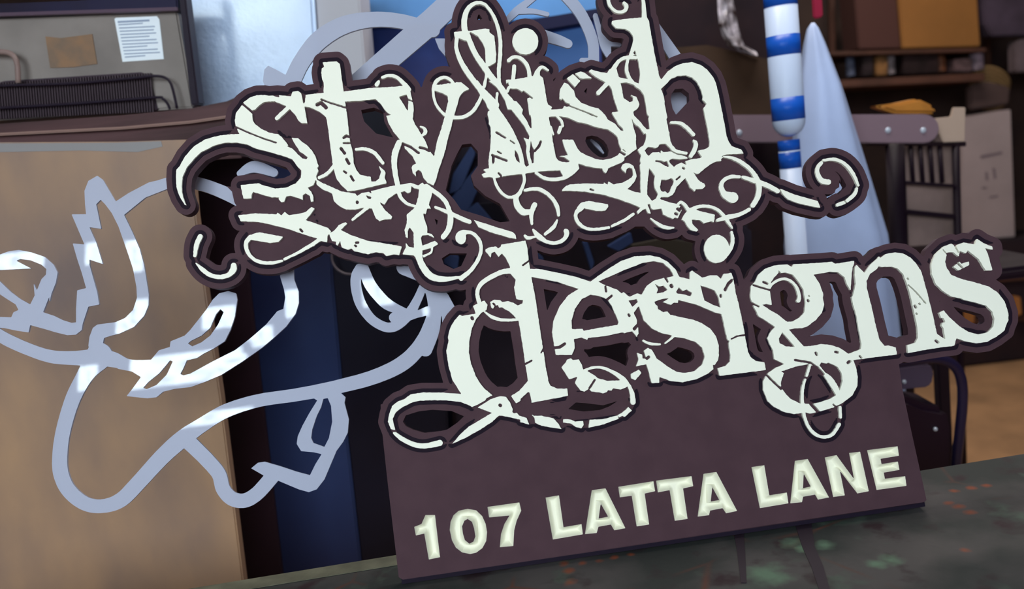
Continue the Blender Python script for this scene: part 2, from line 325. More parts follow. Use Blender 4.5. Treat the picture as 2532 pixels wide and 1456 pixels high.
STRK1 = [
 'A 1182 800 42 1300 690 42','A 2000 1120 28 2090 1115 34 2180 1150 38 2230 1205 38 2272 1258 34','A 1770 1290 34 1700 1370 36 1620 1410 34',
 'C 190 795 30 260 775 32 340 795 36 420 870 44 460 920 50','C 470 1000 40 485 1100 50 480 1200 50','C 130 870 44 150 840 30',
 'C 580 1300 16 620 1320 28 630 1360 40 600 1390 24',
 'C 930 870 28 880 812 30 815 795 34 750 830 40 715 900 32 715 980 28 740 1070 28 790 1140 28 850 1190 30 940 1208 38 1040 1195 38 1130 1130 38 1190 1030 36 1215 970 30',
 'C 1040 330 60 1030 220 58 1058 110 50 1110 50 42 1180 26 34 1250 50 30 1320 140 32 1372 260 36 1400 400 38 1402 550 40 1388 700 40 1390 820 34 1405 900 44',
 'C 955 390 40 948 480 38 975 580 46 1030 690 52 1120 820 56 1210 925 62 1290 1010 70 1350 1080 80',
 'C 1060 340 50 1090 430 54 1150 560 54 1240 690 64 1310 790 60 1390 880 60 1440 950 60',
 'C 1262 720 24 1255 800 28 1235 890 32','C 1370 960 26 1365 1050 28 1372 1090 28',
 'C 1490 620 40 1530 588 36 1590 588 34 1650 630 38 1690 700 40 1706 800 44','C 1545 680 38 1542 740 40 1532 830 40','C 1775 785 70 1790 725 42 1835 688 30 1895 722 18','C 1475 940 30 1490 900 30',
 'C 1980 1190 20 2030 1240 28 2045 1295 26','C 2020 1310 36 2005 1360 34',
 'C 1885 1080 18 1925 1105 18','C 1920 1310 30 1950 1385 14',
 'E 330 955 44 415 865 44',
 'E 432 -20 38 448 50 32 500 108 30 555 125 30 605 105 38 620 60 42 595 30 30','E 792 -20 30 800 100 44 805 190 50',
 'E 480 720 50 540 630 36 620 590 34 715 592 34','E 640 590 26 620 700 36 645 790 34 690 850 28','E 560 812 26 640 835 34 750 875 26',
 'E 700 1240 16 750 1290 22',
 'E 1080 1260 26 1170 1265 34 1240 1310 38 1312 1385 34','E 1020 1456 30 1070 1505 26 1120 1550 30 1235 1575 30','E 1310 1440 16 1335 1475 40 1320 1540 46 1282 1605 40',
 'F 155 680 60 105 730 40 102 790 36 140 850 36 210 893 32 310 902 32 440 883 28','F 472 868 28 600 808 30 690 745 32',
 'F 870 790 12 950 850 34 1030 885 36 1105 885 20','F 1145 650 24 1180 622 30 1220 650 32 1262 705 40',
 'F 1270 705 40 1370 667 34 1470 667 32 1560 702 32 1620 760 34 1670 830 34 1710 890 16',
 'F 1560 808 36 1660 778 50 1780 750 42 1880 700 40','F 1922 655 50 1970 570 54 1985 470 54 1960 380 50 1900 290 40 1800 210 40 1700 165 32 1620 155 14',
 'F 1780 362 32 1690 362 38 1620 400 40 1595 460 46 1625 535 64 1690 570 100 1715 575 110','F 1820 365 34 1900 390 42 1990 420 50 2090 460 50 2175 508 46',
 'V 515 405 36 480 450 36 480 510 40 520 575 50 585 590 52','V 540 378 26 640 368 30 740 410 32 820 500 34 875 620 24','V 860 655 28 838 710 36 765 772 34','V 675 812 34 735 790 36',
 'F 1702 930 24 1715 1000 36 1700 1080 40 1650 1160 46',
 'B 1620 800 40 1500 878 36 1380 945 28 1262 1002 26','B 1235 1018 26 1130 1040 34 1010 1030 36 920 980 34 872 900 40 868 830 44 910 775 50',
 'B 395 768 50 358 850 50 340 965 34','B 352 1045 12 420 1110 44 500 1165 44 600 1185 44 690 1160 50 735 1110 64 740 1065 56',
 'B 1962 595 26 2040 530 32 2130 460 34',
 'D 560 1190 60 620 1310 70 700 1390 70 820 1415 54 980 1395 24','D 1000 1405 50 1100 1320 42 1180 1200 38 1205 1100 36 1188 1020 38 1130 950 34 1060 930 40 1010 950 80 995 985 110 1000 1010 90',
 'D 700 1090 22 688 1140 22 615 1178 24','D 640 460 50 760 540 44 840 620 44 880 720 50 890 800 60 870 900 56 815 980 50',
 'D 360 10 60 320 120 64 310 220 58 325 350 52 345 440 50 350 500 44 380 575 36 440 635 30 535 668 26',
 'D 735 675 26 850 720 38 1000 790 46 1085 825 44','D 1330 350 22 1370 460 30 1430 540 30 1500 572 30 1570 552 34 1620 490 34 1650 400 32 1642 330 30',
 'D 1655 500 30 1780 485 38 1880 530 38 1950 600 38 1990 680 42 2002 755 30','D 1610 520 34 1565 580 50 1580 660 66 1640 725 66 1700 720 54','D 1755 650 54 1722 740 46 1728 845 26',
 'D 1740 905 20 1800 975 56 1880 1028 36 1960 1043 36 2040 1018 40 2085 960 46 2080 920 50','D 1985 810 22 1950 880 40 1865 950 32','D 1655 968 24 1690 990 36 1780 975 16',
 'D 1770 320 30 1850 372 34 1940 388 38 2050 375 38 2140 325 38 2195 270 36',
]
ELL1 = [('C',1660,425,134,136),('F',1548,1103,130,146)]
HOLE1 = ['C 360 995 440 970 460 1030 450 1145','Y 1010 690 1060 740 1130 850 1110 960 1120 1080 1190 1210 1150 1300 1070 1350 1000 1260 970 1220 980 980 1000 800',
 'Y 1260 920 1360 930 1420 910 1450 890 1490 910 1510 950 1490 1010 1450 1080 1430 1150 1380 1200 1330 1150 1290 1170 1250 1150 1230 1060',
 'X 1290 900 1310 970 1345 1035 1335 1100 1335 1225 1310 1235 1285 1150 1270 1060','X 1050 1030 1080 1060 1110 1130 1130 1230 1080 1200 1050 1130','X 705 1100 730 1120 750 1150 745 1220 720 1260 705 1200',
 'X 1560 545 1650 540 1710 620 1730 690 1680 740 1640 770 1600 760','X 850 100 950 20 975 110 930 160 890 130',
 'E 540 690 600 610 615 620 600 700 620 800 560 790','E 660 615 715 610 745 740 740 845 700 855 660 800 645 700',
 'X 620 120 660 20 760 130 750 200 740 300 680 220','D 610 1130 680 1105 660 1150 620 1165','E 690 540 710 510 720 550 700 560','F 915 195 960 195 970 215 1040 200 1060 250 1020 250 960 215','F 1060 205 1130 210 1190 205 1225 235 1190 215 1120 245 1090 240']
CUT1 = [('A',14,'765 890 900 950 1050 1010 1175 1050'),('A',16,'1640 605 1730 640 1890 690'),('A',30,'1600 660 1640 640 1690 690'),('A',16,'1455 560 1462 630'),('A',22,'1870 1000 1900 980 1930 990'),('A',16,'1870 1055 1930 1055'),
 ('A',24,'1845 1110 1880 1160'),('A',24,'1900 1220 1925 1265'),('A',18,'1875 1345 1895 1360'),('A',20,'1945 1395 1970 1440'),('A',14,'1100 545 1200 575'),
 ('C',12,'2118 1090 2250 1140 2395 1200'),('C',14,'2040 1020 2085 1090'),('C',14,'440 1020 500 1040'),('C',16,'1360 1360 1450 1415'),('C',14,'1640 940 1730 1008'),
 ('D',22,'400 20 480 55 560 115'),('D',22,'575 60 620 68 670 95'),('D',20,'1320 140 1390 165 1465 195'),('D',14,'1375 100 1410 120'),('D',18,'1385 325 1410 350'),('X',20,'780 770 910 850'),('X',18,'985 895 1045 935'),
 ('X',30,'1440 910 1410 980 1350 1050'),('D',36,'2255 -2 2256 -2'),('F',20,'545 98 600 130'),('Y',36,'1690 690 1710 700'),('F',16,'250 490 280 500'),
 ('Y',28,'1150 550 1260 560 1330 600 1390 650'),('Y',30,'1560 920 1630 860'),('B',20,'1425 695 1445 715'),('B',20,'2000 830 2020 830'),('B',26,'2010 415 2012 418'),('B',22,'2125 365 2140 370'),('B',16,'1985 860 2000 868'),
 ('F',26,'1148 692 1165 705'),('F',22,'1125 740 1140 745'),('D',12,'30 560 60 585'),('G',0,'0 0 1 1'),('F',14,'855 650 872 700'),('Y',16,'490 320 540 360'),('V',10,'740 770 765 800')]
# ---- raised lettering, second word
POLY2 = [
 'G 1410 20 1660 -22 1680 50 1692 165 1700 210 1710 270 1725 370 1760 550 1790 750 1840 1080 1830 1105 1848 1130 1870 1280 1895 1400 | H 1895 380 1920 430 1990 460 2090 460 2100 535 1725 605 1705 500 1690 495 1610 565 1612 585 1565 612 1515 535 1600 480 1688 380 | G 1662 1270 1655 1225 1640 1100 1610 920 1590 800 1560 770 1500 710 1420 665 1390 670 1375 640 1345 650 1330 680 1310 670 1298 610 1340 585 1400 590 1420 610 1480 600 1540 620 1580 645 1630 625 1635 590 1565 580 1545 460 1560 380 1510 320 1500 240 1460 160 1420 110 1385 145 1345 90 1310 110 1305 152 1250 90 1250 65 1300 45 1360 38 1380 60 1405 40',
 'G 1120 650 1200 610 1240 595 1270 640 1262 690 1230 712 1150 728',
 'G 985 738 1010 752 1145 730 1230 695 1150 790 1110 880 1085 1000 1078 1120 1100 1240 1150 1370 1190 1440 | H 1240 460 1320 530 1260 560 1250 580 1180 620 1110 650 1090 635 1000 600 850 580 700 580 600 585 580 582 500 600 400 650 330 700 295 770 320 885 280 885 245 800 260 720 290 640 350 590 410 570 480 520 600 500 800 500 1000 515 960 450 910 370 870 230 850 100 | G 848 1110 870 1005 862 970 890 870 930 800',
 'H 905 1030 1000 920 1080 850 1200 780 1315 710 1170 655 1300 570 1400 538 1460 545 1500 600 1530 670 1525 700 1545 715 1570 710 1600 740 1670 760 1702 830 1610 805 1605 780 1500 755 1390 735 1320 800 1200 880 1100 935 1080 950',
 'H 1705 710 1750 740 1830 740 1950 765 2000 820 2030 875 1950 865 1820 840 1760 810 1755 760','H 2050 775 2130 778 2170 800 2255 792 2260 835 2235 870 2180 855 2130 820 2050 810',
 'J 240 780 380 775 530 735 540 770 380 830 232 862','J 530 735 600 690 640 650 675 685 600 752 580 740 545 755',
 # e
 'I -385 270 -280 270 -80 310 100 350 250 400 400 290 560 190 700 140 860 130 960 150 1050 200 1130 280 1168 360 1110 345 1070 270 1000 210 900 190 780 210 600 280 330 400 420 445 520 480 570 522 590 505 640 550 700 570 780 530 790 600 735 665 695 720 730 800 725 840 690 885 740 870 745 930 728 968 680 910 600 930 580 922 400 960 225 980 215 998 160 975 80 990 88 1080 60 1155 -105 1155 -120 1080 -145 920 -130 800 -70 660 20 540 130 475 -100 400 -360 350',
 'J -50 240 0 190 10 160 50 150 70 165 130 160 160 210 175 265 240 290 300 330 330 355 420 380 550 375 590 350 640 400 630 440 560 470 480 455 470 480 430 475 420 495 380 510 345 500 260 490 235 460 190 490 150 480 90 405 115 340 30 365',
 # s and i
 'I 770 560 780 530 830 440 900 390 1010 360 1110 345 1170 352 1270 375 1272 300 1295 285 1400 360 1480 335 1550 335 1592 372 1620 320 1700 310 1720 370 1745 520 1780 650 1830 900 1840 960 1870 1120 1900 1180 1950 1215 2040 1230 2055 1310 1580 1370 1560 1290 1640 1265 1685 1220 1690 1160 1670 1030 1650 960 1600 735 1540 720 1420 670 1350 640 1240 610 1155 590 1150 620 1110 615 1080 640 990 610 1030 592 1060 570 1000 575 905 605 920 635 940 650 945 680 1000 715 1040 705 1070 740 1200 770 1300 790 1380 820 1480 880 1540 960 1570 1060 1570 1160 1560 1210 1530 1255 1508 1255 1515 1300 1450 1350 1350 1400 1200 1435 1080 1425 960 1380 955 1440 880 1445 850 1330 825 1250 720 1270 745 1200 728 1130 780 1150 785 1190 825 1195 800 1110 840 1080 880 1100 930 1190 1040 1270 1130 1325 1220 1340 1320 1320 1400 1250 1425 1170 1400 1080 1330 1020 1220 985 1130 970 1080 950 980 930 880 880 800 800 760 680 738 620',
 'J 665 310 745 265 775 300 710 375 670 355','I 640 560 730 520 790 540 780 600 700 575',
 # g
 'I 1945 400 1975 330 2050 265 2150 232 2275 222 2320 248 2335 222 | K 500 392 620 382 650 402 835 372 835 410 812 490 800 660 765 600 740 530 680 485 600 480 440 508 500 600 535 700 530 730 542 800 520 880 460 950 380 1010 330 1028 260 1030 200 1042 | L 780 235 700 240 620 150 490 30 | I 2150 865 2060 805 1980 755 1920 640 1895 560 1900 445',
 'L 490 30 440 80 405 150 430 210 465 280 475 365 580 415 490 455 425 500 395 530 360 600 362 680 410 800 480 860 580 910 680 930 800 912 840 925 900 915 1080 865 1170 820 1280 740 1330 640 1335 550 1320 460 1290 375 1330 370 1360 335 1380 360 1740 318 1725 245 1650 225 1400 250 1240 310 1150 250 1060 220 960 210 850 230 780 235 680 130 560 0',
 # n
 'K 850 405 935 490 990 410 1060 350 1075 330 1090 345 1140 308 1230 290 1310 300 1380 340 1440 400 1490 480 1520 590 1550 700 1600 900 1640 1085 1720 1135 1820 1140 1810 1200 1700 1212 1550 1235 1360 1270 1350 1190 1430 1170 1455 1120 1450 1020 1420 880 1380 700 1350 600 1310 500 1260 450 1200 430 1100 432 1070 425 1060 450 990 500 955 570 960 650 1000 800 1040 980 1080 1140 1130 1200 1240 1215 1250 1280 830 1340 780 1280 900 1230 905 1180 870 1000 860 920 820 780 810 720 838 640 835 480',
 # s
 'K 1700 235 1780 205 1812 225 1830 240 1840 215 1900 195 2010 212 2018 180 2030 158 2090 200 2180 235 2185 265 2110 250 2140 320 2180 465 2115 468 2050 360 1990 310 1940 270 1920 300 1885 285 1860 275 1855 335 1800 290 1740 290 1720 380 1735 440 1780 510 1880 550 2000 580 2140 620 2230 680 2300 770 2335 880 2335 950 2305 1020 2300 1050 2220 1110 2130 1160 2030 1175 1930 1160 1830 1125 1812 1190 1700 1212 1640 1085 1720 1135 1705 1030 1685 1000 1700 965 1660 880 1705 855 1770 930 1860 1010 1950 1065 2040 1090 2130 1070 2190 1010 2200 940 2180 870 2120 810 2000 775 1900 752 1880 740 1780 720 1700 670 1630 600 1590 500 1585 400 1620 310',
 'K 1800 430 1860 380 1880 400 1950 380 1955 412 1900 442 1850 467',
]
STRK2 = [
 'G 1530 290 60 1420 300 50 1280 368 50 1195 435 44 1165 520 40 1188 620 44','G 1235 705 14 1320 765 34 1430 795 32 1580 790 28',
 'H 312 915 30 380 970 46 500 1030 50 620 1050 52 780 1020 62',
 'J 180 275 26 280 243 28 370 245 30 480 290 36 570 350 50 640 420 34 678 510 46 688 600 54',
 'I 795 1008 20 870 1040 28 965 1045 20','I 1020 1032 18 1075 990 24 1115 950 30',
 'K 30 605 26 90 562 26 160 548 26 230 578 26 280 640 28 302 720 32 293 760 40',
 'L 845 425 26 832 470 26 812 535 26','L 795 575 24 772 660 28 765 750 30 770 850 36 790 960 30 830 1060 32 890 1130 34 970 1165 34 1060 1150 34 1115 1090 34 1145 1035 34','L 1160 965 26 1155 860 28',
 'L 940 450 26 1000 520 26 1070 590 36 1120 690 46']
HOLE2 = ['I 60 890 55 800 90 680 160 580 250 535 330 545 400 570 430 590 470 650 540 815 530 845 400 865 180 905 165 885',
 'I 640 595 725 578 738 608 682 660','I 910 420 960 452 1000 440 1042 482 1000 510 930 522 945 480','I 1130 505 1160 458 1200 498 1240 480 1295 515 1280 552 1210 530 1140 522',
 'I 1380 440 1450 460 1530 490 1565 560 1588 665 1510 640 1420 592 1402 520','J 218 280 300 265 370 275 440 288 550 355 545 372 410 375 340 352',
 'K 20 620 25 580 60 530 100 490 95 460 125 490 175 488 240 510 290 570 340 650 345 680 362 780 350 870 310 920 240 960 185 968 100 900 0 840 -60 800 | I 2060 630 2115 640 2105 560 2095 490 2120 440',
 'L 560 90 525 150 530 200 600 235 690 240','L 600 475 550 490 575 512 545 600 550 660 600 730 640 770 740 820 860 825 960 805 1060 770 1112 735 1060 650 990 540 900 450 840 415 700 440',
 'L 940 430 960 400 1020 410 1030 402 1070 415 1130 445 1170 510 1180 590 1150 690 1120 620 1060 540 985 490']
CUT2 = [('G',14,'1635 232 1695 190'),('G',16,'1655 1250 1725 1212'),('G',10,'1820 1135 1842 1100'),('G',24,'1950 1080 2010 1075 2065 1040'),('G',26,'1112 770 1116 782'),('G',14,'1330 625 1345 640'),
 ('H',26,'1400 630 1405 635'),('H',14,'275 885 320 900'),('J',18,'240 455 295 370'),('I',18,'405 450 410 500'),('I',20,'420 585 470 545'),('I',22,'645 740 650 750'),('I',26,'700 885 735 850'),
 ('I',30,'1082 440 1085 448'),('I',18,'1020 360 1045 400'),('I',24,'1635 485 1670 420 1705 385'),('I',22,'1590 540 1592 552'),('I',14,'1700 990 1760 960 1838 950'),('I',16,'1645 1025 1670 1015'),
 ('I',16,'1925 435 2020 465 2110 490'),('I',20,'2030 405 2070 420'),('I',16,'1910 620 1980 655'),('I',24,'830 1190 850 1175'),
 ('L',20,'385 515 460 590 545 670'),('L',18,'690 375 850 400 920 450 985 520'),('L',28,'850 820 930 910'),('L',22,'905 300 915 320'),('L',20,'1105 290 1130 295'),('L',24,'1235 400 1255 388'),('L',14,'1085 830 1105 850'),
 ('K',18,'855 385 830 440 828 520 838 590 825 660 808 710'),('K',12,'1362 608 1440 680 1530 785'),('K',20,'1425 810 1435 825'),('K',16,'1470 790 1475 795'),('K',14,'1440 885 1445 890'),('K',22,'1630 1150 1650 1165'),('K',20,'385 755 392 765'),('K',14,'395 712 398 716'),
 ('K',12,'1800 200 1850 290'),('K',10,'1700 265 1740 310'),('K',14,'1840 395 1890 440'),('K',20,'1695 940 1705 960'),('K',16,'890 1300 905 1315'),('K',14,'1355 545 1362 552')]
# ---- carved address line: (character, outline, counters)
ADDR = [('1','M 265 905 330 880 365 800 450 800 495 1175 395 1195 355 965 280 982',[]),
 ('0','M 580 930 588 860 615 800 660 762 740 745 815 758 870 810 900 880 912 950 905 1030 870 1095 815 1135 760 1147 690 1132 635 1090 600 1025',['M 690 900 710 852 740 835 778 860 797 920 808 990 792 1035 755 1055 715 1022 698 965']),
 ('7','M 915 728 1198 688 1215 762 1175 850 1152 940 1145 1075 1025 1086 1035 970 1065 880 1110 805 930 822',[]),
 ('L','M 1430 645 1550 625 1590 908 1750 880 1762 972 1495 1018',[]),
 ('A','M 1840 580 1962 563 2140 918 2040 937 2010 885 1900 905 1885 960 1780 970',['M 1920 700 1985 815 1902 830']),
 ('T','M 2075 550 2388 500 2403 590 2310 610 2350 885 2238 902 2195 630 2088 645',[]),
 ('T','N 80 495 395 455 410 545 320 565 360 835 245 852 200 580 95 602',[]),
 ('A','N 500 435 615 418 800 765 700 785 670 740 560 760 550 802 447 815',['N 578 555 640 667 565 680']),
 ('L','N 925 375 1040 358 1085 625 1240 600 1255 697 1000 740',[]),
 ('A','N 1310 320 1425 303 1615 645 1515 665 1490 620 1385 637 1375 687 1270 697',['N 1390 435 1450 547 1383 562']),
 ('N','N 1575 290 1680 268 1835 480 1790 250 1890 238 1968 590 1865 610 1712 412 1755 627 1650 642',[]),
 ('E','N 1950 225 2223 190 2235 275 2072 302 2080 348 2225 325 2240 400 2100 425 2110 478 2290 455 2302 542 2035 580',[])]
# ================================================================ planes of the sign
TZ = 0.76
P1 = atz(986, 1443, TZ+0.0062); P2 = atz(2292, 1253, TZ+0.0062)
UX = (P2-P1).normalized(); BACK = Vector((0, 0, 1)).cross(UX).normalized()
LEAN = math.radians(16); UY = (math.cos(LEAN)*Vector((0, 0, 1)) + math.sin(LEAN)*BACK).normalized()
NRM = UX.cross(UY).normalized()
if NRM.dot(CAM-P1) < 0: NRM = -NRM
FACE = 0.005
def signmap(front):
    def f(px, py, d):
        return hit(px, py, P1 + NRM*front, NRM) + NRM*(d-front)
    return f
cream = mat('cream_paint', (241, 243, 229), 0.45, 0.3)
brown = mat('brown_paint', (75, 55, 62), 0.6, 0.25, rgb2=(70, 51, 58), vscale=30, bump=0.03, bscale=300)
shadow_dark = mat('contact_shadow_dark', (31, 23, 34), 0.6, 0.2)  # dark colour painting the shade round the raised letters
carve = mat('carved_cream_paint', (236, 236, 218), 0.5, 0.3)
def build_field(x0, y0, x1, y1, step, sets):
    F = Field(x0, y0, x1, y1, step)
    for polys, strks, ells, holes, cuts in sets:
        G = Field(x0, y0, x1, y1, step)
        for p in polys: G.shape(P(p))
        for c, cx, cy, rx, ry in ells:
            G.shape(cv(c, [(cx+rx*math.cos(t*math.pi/16), cy+ry*math.sin(t*math.pi/16)) for t in range(32)]))
        for h in holes: G.shape(P(h), cut=True)
        for s in strks: G.shape(S(s), stroke=True)
        for c, wd, t in cuts:
            if wd <= 0: continue
            wd *= 1.35
            v = [float(q) for q in t.split()]
            G.shape([(x, y, w) for x, y, w in cv(c, [(a, b, wd) for a, b in zip(v[0::2], v[1::2])])], stroke=True, cut=True)
        F.f = np.minimum(F.f, G.f)
        sets_out.append(G)
    return F
sets_out = []
FL = build_field(380, -60, 2532, 1160, 1.25, [(POLY1, STRK1, ELL1, HOLE1, CUT1), (POLY2, STRK2, [], HOLE2, CUT2)])
rng = np.random.RandomState(3)
def smooth_noise(shape, cell, amp):
    n = rng.rand(shape[0]//cell+3, shape[1]//cell+3)
    jj = np.arange(shape[0])/cell; ii = np.arange(shape[1])/cell
    j0 = jj.astype(int); i0 = ii.astype(int); fj = (jj-j0)[:, None]; fi = (ii-i0)[None]
    a = n[j0][:, i0]; b = n[j0][:, i0+1]; c = n[j0+1][:, i0]; d = n[j0+1][:, i0+1]
    return ((a*(1-fi)+b*fi)*(1-fj)+(c*(1-fi)+d*fi)*fj-0.5)*2*amp
NOISE = smooth_noise(FL.f.shape, 3, 0.55)
# backing sheet: offset of the lettering joined with the square board, address characters cut into it
BOARD = [(941, 1000), (1010, 985), (2218, 868), (2231, 960), (2253, 1064), (2291, 1236), (2284, 1243), (996, 1433), (986, 1427), (957, 1180), (946, 1080)]
def full(F, step, shapes):
    G = Field(F.x0, F.y0, F.xs[-1], F.ys[-1], step); return G
BF = Field(380, -60, 2532, 1460, 1.25, pad=30)
ny = FL.f.shape[0]
BF.f[:ny] = np.minimum(BF.f[:ny], FL.f - 24.0)
FILLS = ['A 1500 660 1700 800 1720 1200 1600 1180 1480 800', 'X 100 560 600 560 640 900 300 860 120 1000', 'C 1500 200 1650 160 1800 260 1700 700 1480 720', 'D 860 960 1700 1010 1700 1330 1400 1300 1180 1300',
         'J 1640 0 1900 0 2100 180 1620 250', 'I 900 700 1600 760 1700 1260 1500 1200 1400 900','D 600 700 850 700 1300 1000 700 1400']
BF.shape(P(FILLS[4]))
INNER = ['O 605 292 640 255 720 245 800 250 900 250 970 290 1000 400 1050 460 1030 540 1000 600 860 590 790 560 775 500 768 380 700 320 620 302',
 'O 630 590 700 570 790 575 780 600 720 630 640 628', 'O 1000 250 1060 200 1180 230 1210 330 1210 430 1300 540 1290 590 1180 560 1060 480 1010 400', 'O 1100 130 1150 40 1220 60 1240 200 1180 240 1130 200',
 'O 1210 450 1300 440 1400 430 1440 540 1380 560 1330 590 1250 560', 'O 1400 460 1500 440 1600 560 1700 570 1860 520 1870 440 1800 400 1740 260 1690 200 1640 240 1560 190 1500 200 1400 280 1300 200 1220 220 1300 430',
 'O 1020 560 1100 600 1180 620 1160 670 1080 670 1040 640', 'G 1210 420 1420 330 1540 400 1560 600 1300 600 1220 640', 'G 1260 660 1400 680 1540 770 1400 780', 'O 1380 430 1450 520 1500 560 1640 560 1780 570 1860 500 1700 400', 'O 560 460 620 470 760 500 800 530 700 520 600 500']
THRU = ['O 893 272 925 266 948 275 950 300 972 340 930 330 900 300', 'D 1010 30 1100 20 1170 100 1170 250 1100 350 1130 450 1250 560 1400 640 1500 820 1400 830 1200 760 1000 700 930 600 840 500 870 380 900 250 960 120',
 'D 800 1200 880 1150 1060 1150 1000 1280 920 1310 820 1260', 'E 1085 960 1120 915 1200 910 1262 960 1265 1040 1200 1110 1130 1180 1095 1120 1075 1020', 'O 1450 338 1464 335 1478 338 1492 347 1501 359 1505 373 1503 386 1493 390 1480 387 1466 377 1454 363 1447 349',
 'V 690 560 712 620 708 680 680 712 645 690 660 650 690 640']
for s in INNER: BF.shape(P(s))
for s in THRU: BF.shape(P(s), cut=True)
BF.shape(BOARD)
for s in ('H 400 800 430 735 560 695 700 678 900 690 1030 745 960 810 860 880 800 895 620 915 500 880 430 845', 'J 20 670 100 602 200 610 380 632 530 588 440 645 350 680 180 696'): BF.shape(P(s), cut=True)
AF = Field(940, 1080, 2300, 1456, 1.25, pad=20)
CH = []
for ch, out, ctr in ADDR:
    G = Field(940, 1080, 2300, 1456, 1.25, pad=20)
    G.shape(P(out))
    for h in ctr: G.shape(P(h), cut=True)
    CH.append((ch, G)); AF.f = np.minimum(AF.f, G.f)
oy = int(round((1080+60)/1.25)); ox = int(round((940-380)/1.25))
sub = BF.f[oy:oy+AF.f.shape[0], ox:ox+AF.f.shape[1]]
aa = AF.f[:sub.shape[0], :sub.shape[1]]
BF.f[oy:oy+AF.f.shape[0], ox:ox+AF.f.shape[1]] = np.maximum(sub, -aa)
c0 = (P1+P2)/2
sign = thing('carved_sign', c0, 'large brown cut-out sign with cream script lettering and carved address line', 'sign')
me = relief('backer_board', contours(BF, BF.f, 0.3), 0.0, -0.016, signmap(0.0))
part('backer_board', me, brown, sign)
# closed inner face (gaps between the strokes filled) and a dark layer standing in for the letters' contact shadow
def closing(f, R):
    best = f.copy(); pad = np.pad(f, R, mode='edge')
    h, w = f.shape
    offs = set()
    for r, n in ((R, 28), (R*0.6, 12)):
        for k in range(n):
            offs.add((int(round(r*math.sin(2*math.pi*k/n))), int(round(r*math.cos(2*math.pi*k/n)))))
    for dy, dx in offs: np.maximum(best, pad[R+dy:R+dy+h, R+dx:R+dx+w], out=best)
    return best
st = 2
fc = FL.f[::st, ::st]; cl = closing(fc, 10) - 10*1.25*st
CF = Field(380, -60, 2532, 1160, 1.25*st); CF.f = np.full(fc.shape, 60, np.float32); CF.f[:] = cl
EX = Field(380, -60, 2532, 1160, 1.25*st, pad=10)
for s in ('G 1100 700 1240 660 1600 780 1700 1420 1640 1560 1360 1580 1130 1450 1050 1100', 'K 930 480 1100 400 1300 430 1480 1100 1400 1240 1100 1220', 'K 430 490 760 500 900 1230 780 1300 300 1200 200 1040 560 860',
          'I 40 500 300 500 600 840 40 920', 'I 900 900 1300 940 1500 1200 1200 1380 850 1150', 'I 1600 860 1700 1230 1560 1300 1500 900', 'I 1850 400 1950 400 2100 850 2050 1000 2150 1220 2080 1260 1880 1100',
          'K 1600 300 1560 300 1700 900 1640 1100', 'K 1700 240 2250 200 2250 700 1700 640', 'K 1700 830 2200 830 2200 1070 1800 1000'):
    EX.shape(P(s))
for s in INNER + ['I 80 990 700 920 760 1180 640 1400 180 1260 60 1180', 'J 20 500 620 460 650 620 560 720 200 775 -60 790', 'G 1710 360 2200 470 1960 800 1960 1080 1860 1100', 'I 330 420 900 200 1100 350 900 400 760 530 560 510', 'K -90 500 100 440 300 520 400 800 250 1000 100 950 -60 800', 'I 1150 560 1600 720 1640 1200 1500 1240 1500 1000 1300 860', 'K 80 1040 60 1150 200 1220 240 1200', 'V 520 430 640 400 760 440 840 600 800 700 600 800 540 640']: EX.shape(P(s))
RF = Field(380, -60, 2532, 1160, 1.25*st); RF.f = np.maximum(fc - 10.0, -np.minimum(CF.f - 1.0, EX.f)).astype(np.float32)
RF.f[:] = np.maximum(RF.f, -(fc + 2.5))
me = relief('contact_shadow_ring', contours(RF, RF.f, 0.3, 8), 0.0012, 0.0, signmap(0.0012))
part('contact_shadow_ring', me, shadow_dark, sign, 'painted contact shadow around the raised script')
for nm, G, lab in (('first_word', sets_out[0], 'raised cream script word stylish'), ('second_word', sets_out[1], 'raised cream script word designs')):
    ff = G.f + NOISE
    me = relief('raised_lettering', contours(G, ff, 0.22), FACE, 0.0, signmap(FACE))
    part('raised_lettering', me, cream, sign, lab)
# carved characters: sloping cut walls down to a flat floor
def carved(ch, G):
    w = G.f; js, is_ = np.nonzero(w < 3.0)
    j0, j1, i0, i1 = js.min(), js.max()+1, is_.min(), is_.max()+1
    sm = signmap(0.0); idx = {}; vs_ = []; fs = []
    def vid(j, i):
        if (j, i) not in idx:
            d = -0.0004 - 0.0125*math.sin(math.pi/2*min(1.0, max(0.0, -float(w[j, i]))/14.0))
            idx[(j, i)] = len(vs_); vs_.append(tuple(sm(float(G.xs[i]), float(G.ys[j]), d)))
        return idx[(j, i)]
    for j in range(j0, j1):
        for i in range(i0, i1):
            if min(w[j, i], w[j+1, i], w[j, i+1], w[j+1, i+1]) < 1.0:
                fs.append((vid(j, i), vid(j+1, i), vid(j+1, i+1), vid(j, i+1)))
    me = bpy.data.meshes.new('carved'); me.from_pydata(vs_, [], fs); me.update()
    return me
for ch, G in CH:
    part('carved_digit' if ch.isdigit() else 'carved_letter', carved(ch, G), carve, sign, 'cream carved character ' + ch)
# dark strip under the board, stands in for its contact shadow
part('bottom_shadow_strip', relief('bottom_shadow_strip', [np.array([(992, 1431), (2286, 1241), (2288, 1252), (994, 1444)], float)], 0.0, -0.018, signmap(0.0)), mat('shadow_strip_black', (26, 20, 34), 0.6), sign, 'dark strip in place of the shadow along the bottom edge')
